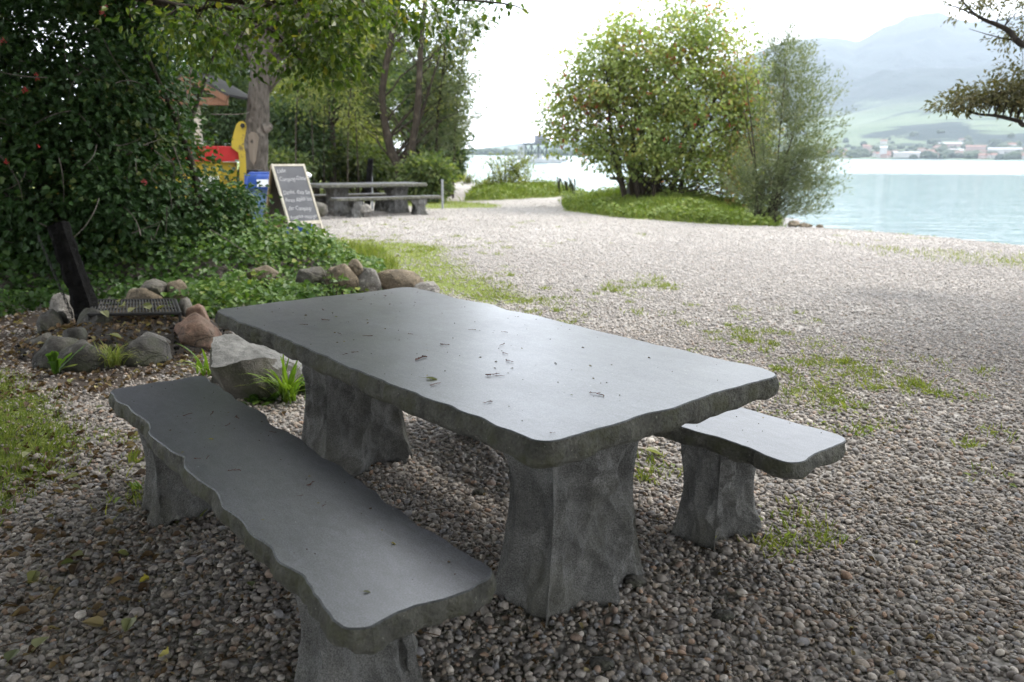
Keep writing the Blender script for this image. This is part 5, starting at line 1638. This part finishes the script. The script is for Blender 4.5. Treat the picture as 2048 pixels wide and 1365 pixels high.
# leafy sprigs in front of the sign and the bank wall
for k, (u, v, Y, h, n, lab) in enumerate([(668, 590, 7.35, 0.36, 60, 'small round leaved sprig growing in front of the bank wall rocks'), (500, 470, 12.4, 0.75, 90, 'leggy broad leaved sprig left of the chalkboard'), (470, 450, 12.0, 1.1, 130, 'tall leafy sprig in front of the yellow container'), (540, 470, 12.6, 0.45, 70, 'low leafy sprig under the chalkboard edge')]):
    p = atd(u, v, Y)
    bz = gz(p[0], Y)
    r = thing('sprig', lab, 'plant', (p[0], Y, bz))
    stm, pts, dirs = MB(), [], []
    for q in range(8):
        e_ = np.array([g.normal(0, .3) * h, g.normal(-.1, .2) * h, h * g.uniform(.6, 1.1)])
        pp = bez((0, 0, 0), e_ * np.array([.3, .3, .6]), e_, 8)
        stm.tube(pp, np.linspace(.006, .002, 8), 4)
        for w in range(n // 8):
            t_ = g.uniform(.25, 1)
            pts.append(pp[int(t_ * 7)] + g.normal(0, .015, 3))
            dirs.append(g.normal(size=3) * np.array([1, 1, .3]) + np.array([0, -.3, .1]))
    stm.build('stems', BK['brown'], r)
    pts, dirs = np.array(pts), np.array(dirs)
    leaf_geo(MB(), pts, dirs, np.c_[g.normal(0, .3, len(pts)), g.normal(-.4, .3, len(pts)), np.ones(len(pts))], (0.055 if k == 0 else 0.10) * g.uniform(.7, 1.2, len(pts)), OV, np.clip(g.normal(.6, .15, len(pts)), 0, 1)).build('leaves', LM['ivy'], r)

# grass: blades over the mounds and lawns, tufts on the gravel
mb = MB()


def blades(x, y, h, lean=.35, w=0.028, v0=.5, vs=.18, z0=-0.005):
    n = len(x)
    D = unit(np.c_[g.normal(0, lean, n), g.normal(0, lean, n), np.ones(n)])
    leaf_geo(mb, np.c_[x, y, G(x, y) + z0], D, np.c_[g.normal(0, .5, n), -np.ones(n), np.zeros(n)], h, [(0.45, w)], np.clip(g.normal(v0, vs, n), 0, 1), curl=.3, fold=0)


for P, n, h, v0 in ((MOUND, 22000, 0.17, .42), (STRIP, 15000, 0.20, .48), (MEADOW, 24000, 0.07, .62), (SIGNGRASS, 26000, 0.036, .76), (SHOREGRASS, 9000, 0.06, .68), (LEFTGRASS, 24000, 0.035, .5)):
    x, y = scatter(P, n, -0.25)
    m = grass_mask(x, y)
    k = g.random(len(x)) < m * 1.1
    x, y = x[k], y[k]
    blades(x, y, h * g.uniform(.5, 1.5, len(x)), .45, 0.05, v0)
x, y = g.uniform(-13, -3.5, 9000), g.uniform(17, 27, 9000)
k = g.random(9000) < grass_mask(x, y)
blades(x[k], y[k], 0.12 * g.uniform(.5, 1.6, k.sum()), .5, .05, .55)
# broad leaved weeds on the mound and strip
for P, n in ((MOUND, 24000), (STRIP, 9000)):
    x, y = scatter(P, n, 0.0)
    q = vnoise(x, y, 1.4, 61)
    k = g.random(len(x)) < smoothstep(.35, .6, q)
    x, y = x[k], y[k]
    n = len(x)
    leaf_geo(mb, np.c_[x, y, G(x, y) + g.uniform(0, .42, n) * q[k] ** 1.5], g.normal(size=(n, 3)) * np.array([1, 1, .4]), np.c_[g.normal(0, .4, n), g.normal(-.4, .4, n), np.ones(n)], .11 * g.uniform(.6, 1.3, n), OVS, np.clip(g.normal(.40, .16, n), 0, 1))
# tufts on the open gravel
tx, ty = [], []
for u, v, su, sv, n in ((1550, 700, 90, 40, 32), (1620, 790, 60, 30, 22), (1300, 568, 60, 10, 16), (1240, 590, 60, 18, 10), (1680, 760, 70, 35, 26), (1460, 670, 60, 25, 14), (1560, 1060, 40, 30, 9), (1640, 1070, 30, 15, 5), (1740, 720, 60, 25, 12), (1820, 770, 60, 30, 14), (1700, 850, 60, 20, 8),
                        (1930, 800, 40, 15, 5), (1980, 750, 30, 10, 4), (1090, 605, 70, 16, 20), (1000, 590, 60, 14, 22), (1120, 640, 90, 25, 7), (870, 495, 110, 18, 45), (960, 545, 60, 16, 20), (1350, 640, 120, 30, 8), (740, 470, 60, 12, 14), (1180, 480, 120, 25, 10), (900, 445, 120, 8, 14), (1230, 575, 30, 6, 8),
                        (1290, 960, 14, 30, 4), (290, 985, 25, 18, 7), (60, 880, 60, 60, 10), (1900, 470, 200, 12, 20), (1330, 575, 30, 6, 6), (2000, 880, 60, 60, 3), (240, 900, 40, 40, 5)):
    for q in range(n):
        p = at(g.normal(u, su * .75), min(1200, max(425, g.normal(v, sv * .75))))
        tx.append(p[0])
        ty.append(p[1])
for px_, py_ in zip(tx, ty):
    n = int(g.integers(10, 40))
    r = g.uniform(.02, .075)
    blades(px_ + g.normal(0, r, n), py_ + g.normal(0, r, n), g.uniform(.025, .062) * g.uniform(.6, 1.4, n), .7, .05, .66, .14)
    if g.random() < .5:
        n = 6
        leaf_geo(mb, np.c_[px_ + g.normal(0, r, n), py_ + g.normal(0, r, n), np.full(n, gz(px_, py_) + .015)], g.normal(size=(n, 3)) * np.array([1, 1, .35]), np.c_[g.normal(0, .3, n), g.normal(0, .3, n), np.ones(n)], .032 * g.uniform(.6, 1.4, n), OVS, np.clip(g.normal(.55, .12, n), 0, 1))
# longer grass where the bank meets the gravel
x, y = scatter([tuple(at(u, v)[:2]) for u, v in ((655, 485), (760, 500), (800, 540), (760, 560), (735, 530), (690, 500))], 6000)
blades(x, y, .13 * g.uniform(.4, 1.4, len(x)), .5, .022, .62)
tag(mb.build('grass', LM['grass']), 'grass and low weeds on the mounds, lawns and in tufts on the gravel', 'grass', kind='stuff')


def blade_plant(name, label, u, v, n, h, w, lean, m, seed, outline=None, v0=.5, curl=.55, spread=.03, zs=0):
    gg = np.random.default_rng(seed)
    p = at(u, v)
    mb = MB()
    for q in range(n):
        L = h * gg.uniform(.55, 1.1)
        a = gg.uniform(0, 2 * PI)
        le = lean * gg.uniform(.3, 1.3)
        d = np.array([math.cos(a) * le, math.sin(a) * le * .8, 1.0])
        k = 9
        t = np.linspace(0, 1, k)
        d /= np.linalg.norm(d)
        hor = np.array([math.cos(a), math.sin(a), 0])
        pts = np.outer(t, d) * L + np.outer(t ** 2.2, hor * .7 - np.array([0, 0, 1.0])) * L * curl * gg.uniform(.3, 1.2)
        pts += np.array([gg.normal(0, spread), gg.normal(0, spread), 0])
        s = np.cross(d, hor)
        s /= np.linalg.norm(s) + 1e-9
        wd = w * (np.interp(t, *outline) if outline is not None else np.sin(np.clip(t * .93 + .10, 0, 1) * PI) ** .6)
        fold = np.cross(s, d)
        V = np.concatenate([pts - np.outer(wd, s) + np.outer(wd * .3, fold), pts, pts + np.outer(wd, s) + np.outer(wd * .3, fold)])
        i = np.arange(k - 1)
        Qd = np.concatenate([np.stack([i, i + 1, i + 1 + k, i + k], 1), np.stack([i + k, i + 1 + k, i + 1 + 2 * k, i + 2 * k], 1)])
        mb.add(V, Qd, var=np.full(3 * k, np.clip(v0 + gg.normal(0, .18), 0, 1)))
    o = mb.build(name, m)
    o.location = (p[0], p[1], gz(p[0], p[1]) + zs - 0.01)
    return tag(o, label, 'plant')


blade_plant('lily_plant', 'clump of bright yellow green arching blades between the boulder and the near table', 578, 803, 46, .40, .0085, .42, LM['lily'], 1)
blade_plant('lily_plant', 'few upright green blades at the left side of the granite boulder', 413, 752, 11, .36, .009, .35, LM['lily'], 2, v0=.4)
blade_plant('low_weed', 'dark round leaved weed at the foot of the bright blades by the boulder', 520, 806, 26, .13, .026, .8, LM['ivy'], 3, v0=.4)
blade_plant('low_weed', 'leafy green weed behind the bright blades beside the near table leg', 608, 780, 40, .20, .022, .7, LM['ivy'], 4, v0=.3, spread=.06)
tooth = (np.linspace(0, 1, 9), np.array([.2, .25, .5, .45, .8, .7, 1.1, .9, .1]))
blade_plant('toothed_weed', 'dandelion like weed with toothed leaves in front of the fire pit', 112, 748, 13, .30, .021, .8, LM['ivy'], 5, tooth, .62, .35, .015)
blade_plant('grass_tuft', 'drooping pale grass tuft between the front rocks of the fire pit', 224, 735, 150, .24, .0028, .5, LM['grass'], 6, None, .6, .6, .03, .02)
blade_plant('grass_tuft', 'tiny dry grass tuft at the right foot of the fire pit', 330, 722, 30, .09, .002, .6, LM['grass'], 7, None, .7, .4, .02)
blade_plant('low_weed', 'small green seedling on the pebbles left of the near bench foot', 285, 985, 12, .09, .008, .7, LM['lily'], 8, None, .5, .3, .02)
blade_plant('low_weed', 'dark clover like weed at the inner foot of the near bench', 372, 1035, 14, .075, .018, .7, LM['dark'], 9, None, .8, .3, .03)

# ------------------------------------------------------------------ pebbles, litter
PAL = np.array([(.20, .19, .18), (.25, .235, .22), (.15, .145, .14), (.33, .31, .29), (.29, .25, .21), (.23, .17, .135), (.19, .20, .22), (.12, .11, .105), (.42, .40, .37), (.31, .215, .155), (.26, .255, .25), (.52, .50, .47), (.10, .095, .095), (.24, .21, .175)])
PAL = PAL.mean(0) + (PAL - PAL.mean(0)) * 0.82
PW = np.array([14, 15, 12, 10, 8, 5, 9, 8, 4, 2.5, 12, 2, 6, 8.])
TBL = [(tc, TA, 2.19, 1.05)]
mb = MB()


def pebbles(y0, y1, dens, smin, smax, sub, half, seed, tilt, fade=None):
    gg = np.random.default_rng(seed)
    area_w = lambda yy: 0.74 * yy + 1.9
    n = int(dens * (area_w(y0) + area_w(y1)) * (y1 - y0))
    yy = np.sqrt(gg.uniform(y0 ** 2, y1 ** 2, n))
    xx = gg.uniform(-1, 1, n) * area_w(yy)
    m = grass_mask(xx, yy)
    so_ = soil_mask(xx, yy)
    k = (gg.random(n) > m * 0.92) & (gg.random(n) > so_ * 0.86) & (sdist(xx, yy, LAND) > -0.1) & (sdist(xx, yy, BANK) < 0.02) & (sdist(xx, yy, MOUND) < 0.1) & (sdist(xx, yy, STRIP) < .1)
    if fade:
        k &= gg.random(n) < np.clip(1 - (yy - fade) / (y1 - fade), 0, 1) ** 1.4
    xx, yy = xx[k], yy[k]
    n = len(xx)
    V0, F0 = ico(sub)
    if half:
        keep = [f for f in F0 if V0[f][:, 2].mean() > -0.35]
        used = np.unique(np.concatenate(keep))
        mp = {q: i for i, q in enumerate(used)}
        V0, F0 = V0[used], np.array([[mp[q] for q in f] for f in keep])
    s = smin + (smax - smin) * gg.random(n) ** 1.8
    sc = np.c_[s, s * gg.uniform(.6, .95, n), s * gg.uniform(.38, .72, n)]
    V = V0[None] * sc[:, None]
    # angular jitter per pebble so no two look alike
    jd = unit(gg.normal(size=(n, 3)))
    V = V * (1 + 0.22 * np.einsum('vk,nk->nv', V0, jd) + 0.12 * np.sin(np.einsum('vk,nk->nv', V0, gg.normal(0, 3, (n, 3)))))[..., None]
    ax, az_ = gg.normal(0, tilt, n), gg.uniform(0, 2 * PI, n)
    ca, sa = np.cos(ax)[:, None], np.sin(ax)[:, None]
    V = np.stack([V[..., 0] * ca + V[..., 2] * sa, V[..., 1], -V[..., 0] * sa + V[..., 2] * ca], -1)
    ca, sa = np.cos(az_)[:, None], np.sin(az_)[:, None]
    V = np.stack([V[..., 0] * ca - V[..., 1] * sa, V[..., 0] * sa + V[..., 1] * ca, V[..., 2]], -1)
    zz = G(xx, yy) + sc[:, 2] * gg.uniform(0.15, 1.15, n)
    V += np.stack([xx, yy, zz], -1)[:, None]
    c = PAL[gg.choice(len(PAL), n, p=PW / PW.sum())] * gg.uniform(.82, 1.18, (n, 1))
    c = c * np.array([1.05, 1.0, .95])
    c += (np.array([.35, .332, .315]) - c) * 0.62 * smoothstep(3, 9, yy)[:, None]      # paler with distance: brighter light beyond the canopy put into the pebble colour
    c = np.clip(c, 0, .75)
    kf = len(V0)
    Fs = (F0[None] + (np.arange(n) * kf)[:, None, None]).reshape(-1, 3)
    mb.add(V.reshape(-1, 3), Fs, col=np.repeat(c, kf, 0))


pebbles(0.75, 3.3, 5200, .0054, .0148, 2, True, 1, .5)
pebbles(0.75, 4.5, 60, .016, .024, 2, True, 11, .3)
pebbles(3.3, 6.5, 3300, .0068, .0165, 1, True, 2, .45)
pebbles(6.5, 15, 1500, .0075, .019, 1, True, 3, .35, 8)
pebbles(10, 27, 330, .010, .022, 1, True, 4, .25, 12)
t = NT('pebble_stone')
pc = t.n('Attribute', {'attribute_name': 'col'}).outputs['Color']
nz_ = t.noise(120, 4, .65)
pc = t.mix(.7, pc, t.ramp(nz_, [(.3, (.62, .61, .6)), (.7, (1.3, 1.3, 1.3))]), 'MULTIPLY')
M_PEB = t.surf(pc, .72, t.bump(nz_, .0015), spec=.35)
tag(mb.build('gravel', M_PEB, smooth=True), 'rounded grey and brown pebbles covering the ground round the near table', 'gravel', kind='stuff')

M_LIT = leafmat('dry_litter', [(0, (.035, .020, .011)), (.4, (.09, .055, .03)), (.75, (.17, .12, .07)), (1, (.28, .24, .11))], .2, .6)
mb = MB()
px_, py_ = [], []
for P, n, ins in ((SOIL, 2000, -.25), ([(-3.6, 5.3), (-2.3, 5.3), (-2.3, 6.6), (-3.6, 6.6)], 260, 0)):
    x, y = scatter(P, n, ins)
    px_.append(x)
    py_.append(y)
for u0, u1, v0, v1, n in ((0, 420, 700, 1000, 260), (430, 700, 610, 720, 60), (0, 2048, 500, 1360, 700), (0, 640, 1000, 1365, 160)):
    for q in range(n):
        p = at(g.uniform(u0, u1), g.uniform(v0, v1))
        px_.append([p[0]])
        py_.append([p[1]])
x, y = np.concatenate(px_), np.concatenate(py_)
n = len(x)
pit_d = np.hypot((x - PITC[0]) / .75, (y - 5.95) / .75)
zz = G(x, y) + .018 + np.where(pit_d < 1, .125 * (1 - pit_d ** 3), 0)
leaf_geo(mb, np.c_[x, y, zz], g.normal(size=(n, 3)) * np.array([1, 1, .15]), np.c_[g.normal(0, .35, n), g.normal(0, .35, n), np.ones(n)], np.where(x < -1.2, .045, .020) * g.uniform(.4, 1.3, n), OV, np.clip(g.normal(.45, .25, n), 0, 1), curl=.5, fold=.5)
for q in range(160):
    p = at(g.uniform(0, 2048), g.uniform(620, 1365))
    a = g.uniform(0, PI)
    L = g.uniform(.02, .07)
    d = np.array([math.cos(a), math.sin(a), g.normal(0, .1)]) * L
    c = p + np.array([0, 0, .028])
    mb.tube(bez(c - d, c + np.array([0, 0, .004]), c + d, 5), .0016, 4, var=.3)
tag(mb.build('leaf_litter', M_LIT), 'brown dry leaves and twigs strewn on the soil and pebbles', 'leaf litter', kind='stuff')

M_FALL = leafmat('fallen_leaf', [(0, (.05, .075, .02)), (.4, (.13, .13, .04)), (.7, (.22, .23, .13)), (1, (.36, .29, .03))], .3, .5)
lm_ = []
for s in range(4):
    q = MB()
    a = np.array([[0, 0, .008]])
    leaf_geo(q, a, np.array([[1, 0, .1]]), np.array([[.05 * s, .1, 1]]), .085, OV if s < 3 else LOBE, np.array([(.15, .45, .72, .95)[s]]), curl=.25 + .1 * s, fold=.4, wid=1.1)
    q.tube([(0, 0, .008), (-.02, .004 * s, .004), (-.04, .01 * s, .01)], .0014, 4, var=.5)
    lm_.append(q.mesh('fallen_leaf', M_FALL))
FG = {0: ('green fallen leaf lying on the pebbles left of the near bench', 'fallen leaves left of the near bench'), 1: ('yellow green fallen leaf lying on the pebbles left of the near bench', 'fallen leaves left of the near bench'),
      2: ('pale underside up fallen leaf on the pebbles left of the near bench', 'fallen leaves left of the near bench'), 3: ('bright yellow fallen leaf on the pebbles by the near bench', 'fallen leaves left of the near bench')}
for k, (u, v, s, sc) in enumerate([(160, 962, 2, .95), (142, 984, 0, .8), (75, 1160, 1, .9), (88, 1178, 2, .7), (150, 1140, 0, .7), (168, 1127, 1, .8), (235, 1122, 1, .9), (265, 1258, 2, .95), (75, 1318, 2, 1.0), (340, 1328, 3, .6), (300, 1172, 3, .5), (20, 1345, 0, .9), (505, 1192, 0, .6), (60, 917, 2, .9), (195, 826, 0, .8), (110, 1045, 1, .5), (400, 1290, 0, .5),
                                   (145, 768, 1, .9), (170, 742, 2, .9), (275, 735, 1, .9), (120, 930, 2, .7)]):
    p = at(u, v)
    o = bpy.data.objects.new('fallen_leaf', lm_[s])
    COL.objects.link(o)
    o.location = (p[0], p[1], gz(p[0], p[1]) + .026)
    o.rotation_euler = (g.normal(0, .2), g.normal(0, .2), g.uniform(0, 6.28))
    o.scale = (sc * .72,) * 3
    tag(o, FG[s][0], 'leaf', FG[s][1])
o = bpy.data.objects.new('fallen_leaf', lm_[2])
COL.objects.link(o)
p = at(1290, 913)
o.location = (p[0], p[1], .026)
tag(o, 'pale fallen leaf on the pebbles between the near table and the lake side bench', 'leaf')
o = bpy.data.objects.new('fallen_leaf', lm_[2])
COL.objects.link(o)
p = atd(218, 655, 5.55)
gl_ = [(205, 625, 2), (270, 618, 1), (300, 621, 2), (285, 612, 0), (330, 614, 1), (245, 612, 2), (232, 604, 1)]
o.location = (p[0], p[1], .14)
tag(o, 'pale fallen leaf lying in the ash below the grill grate', 'leaf')
for u, v, s in gl_:
    o = bpy.data.objects.new('fallen_leaf', lm_[s])
    COL.objects.link(o)
    o.location = tuple(at(u, v, .206))
    o.rotation_euler = (g.normal(0, .2), g.normal(0, .2), g.uniform(0, 6.28))
    tag(o, 'dry curled leaf caught on the bars of the fire pit grate', 'leaf', 'leaves on the fire pit grate')

# bits of blossom stalk and leaf on the stone tops
M_TWG = plain('reddish_stalk', (.14, .042, .024), .8, .4, 60)
tw = []
for s in range(4):
    q = MB()
    gg = np.random.default_rng(300 + s)
    pts = np.c_[np.linspace(-.03, .03, 8), gg.normal(0, .0045, 8), .0016 + .0022 * gg.random(8)]
    q.tube(pts, np.linspace(.0019, .0009, 8), 5)
    for i in range(1 + s * 2):
        a = pts[gg.integers(0, 8)]
        b_ = a + np.array([gg.normal(0, .010), gg.normal(0, .010), .001 * gg.random()])
        q.tube([a, (a + b_) / 2 + np.array([0, 0, .0008]), b_], .0011, 4)
        if s > 1:
            q.add(ico(1)[0] * .0028 + b_, ico(1)[1])
    tw.append(q.mesh('stalk_scrap', M_TWG))
TW = [(645, 620, 0, .9), (607, 650, 0, .8), (650, 640, 1, 1), (680, 668, 0, .8), (710, 705, 2, .6), (690, 709, 2, .5), (840, 718, 3, 1.3), (890, 690, 2, .9), (820, 668, 1, .6), (735, 673, 0, .9), (945, 660, 1, .6), (1010, 665, 1, .6), (1005, 690, 0, .9), (1010, 707, 1, .7), (1018, 722, 1, .9), (985, 750, 2, 1.1), (1000, 752, 0, .7), (1195, 790, 1, 1.1), (975, 805, 2, .7), (870, 769, 0, 1.0), (770, 592, 2, .7), (1105, 866, 2, .35), (720, 600, 0, .6)]
for u, v, s, sc in TW:
    p = at(u, v, .7415)
    o = bpy.data.objects.new('stalk_scrap', tw[s])
    COL.objects.link(o)
    o.location = tuple(p)
    o.rotation_euler = (0, 0, g.uniform(0, 6.28))
    o.scale = (sc * .72,) * 3
    tag(o, 'dry reddish brown stalk scrap lying on the near tabletop', 'twig', 'plant scraps on the near tabletop')
for u, v, s, sc in [(375, 830, 0, .7), (425, 828, 0, .8), (475, 835, 1, .6), (455, 850, 1, .5), (545, 865, 0, .5), (395, 918, 2, .4), (415, 915, 0, .5), (470, 942, 1, .6), (622, 968, 2, .6), (600, 992, 0, .3), (648, 1012, 1, .3)]:
    p = at(u, v, .4585)
    o = bpy.data.objects.new('stalk_scrap', tw[s])
    COL.objects.link(o)
    o.location = tuple(p)
    o.rotation_euler = (0, 0, g.uniform(0, 6.28))
    o.scale = (sc,) * 3
    tag(o, 'dry reddish brown stalk scrap lying on the bench by the fire pit', 'twig', 'plant scraps on the near bench')
for u, v, z, s, sc, lab in [(850, 757, .742, 2, .55, 'pale narrow dry leaf on the near tabletop'), (668, 633, .742, 2, .22, 'tiny pale leaf bit on the far half of the near tabletop'), (725, 1184, .459, 2, .22, 'small whitish leaf bit near the front end of the bench by the fire pit'), (782, 1086, .459, 3, .16, 'tiny yellow leaf bit on the bench by the fire pit'), (417, 879, .459, 3, .22, 'tiny yellow sliver on the far half of the bench by the fire pit'), (1140, 790, .742, 1, .12, 'tiny seed on the bright part of the near tabletop')]:
    p = at(u, v, z)
    o = bpy.data.objects.new('leaf_bit', lm_[s])
    COL.objects.link(o)
    o.location = tuple(p)
    o.rotation_euler = (0, 0, g.uniform(-.5, .5))
    o.scale = (sc, sc * .55, sc * .5)
    tag(o, lab, 'leaf')

# seeds, leaf crumbs and dust specks on the stone tops
mb = MB()
fl = np.random.default_rng(91)
for c, ang, L, W, z, n in ((tc, TA, 2.1, 0.98, .7415, 120), (bc, BA, 2.1, .33, .4585, 60), (rb, TA, 2.1, .32, .4585, 28)):
    ca, sa = math.cos(ang), math.sin(ang)
    for k in range(n):
        a, b = fl.uniform(-.5, .5) * L, fl.uniform(-.5, .5) * W
        p = np.array([c[0] + a * ca - b * sa, c[1] + a * sa + b * ca, z])
        r = fl.uniform(.0010, .0025)
        if fl.random() < .6:
            mb.add(ico(1)[0] * np.array([r, r * fl.uniform(.6, 1), r * .6]) + p, ico(1)[1], var=np.full(12, np.clip(fl.normal(.2, .15), 0, 1)))
        else:
            leaf_geo(mb, p[None], fl.normal(size=(1, 3)) * np.array([1, 1, .1]), np.array([[fl.normal(0, .3), fl.normal(0, .3), 1]]), np.array([fl.uniform(.006, .016)]), OVS, np.array([fl.uniform(.2, 1)]), curl=.3)
tag(mb.build('seed_litter', M_LIT), 'tiny seeds and leaf crumbs scattered over the near table and benches', 'litter', kind='stuff')
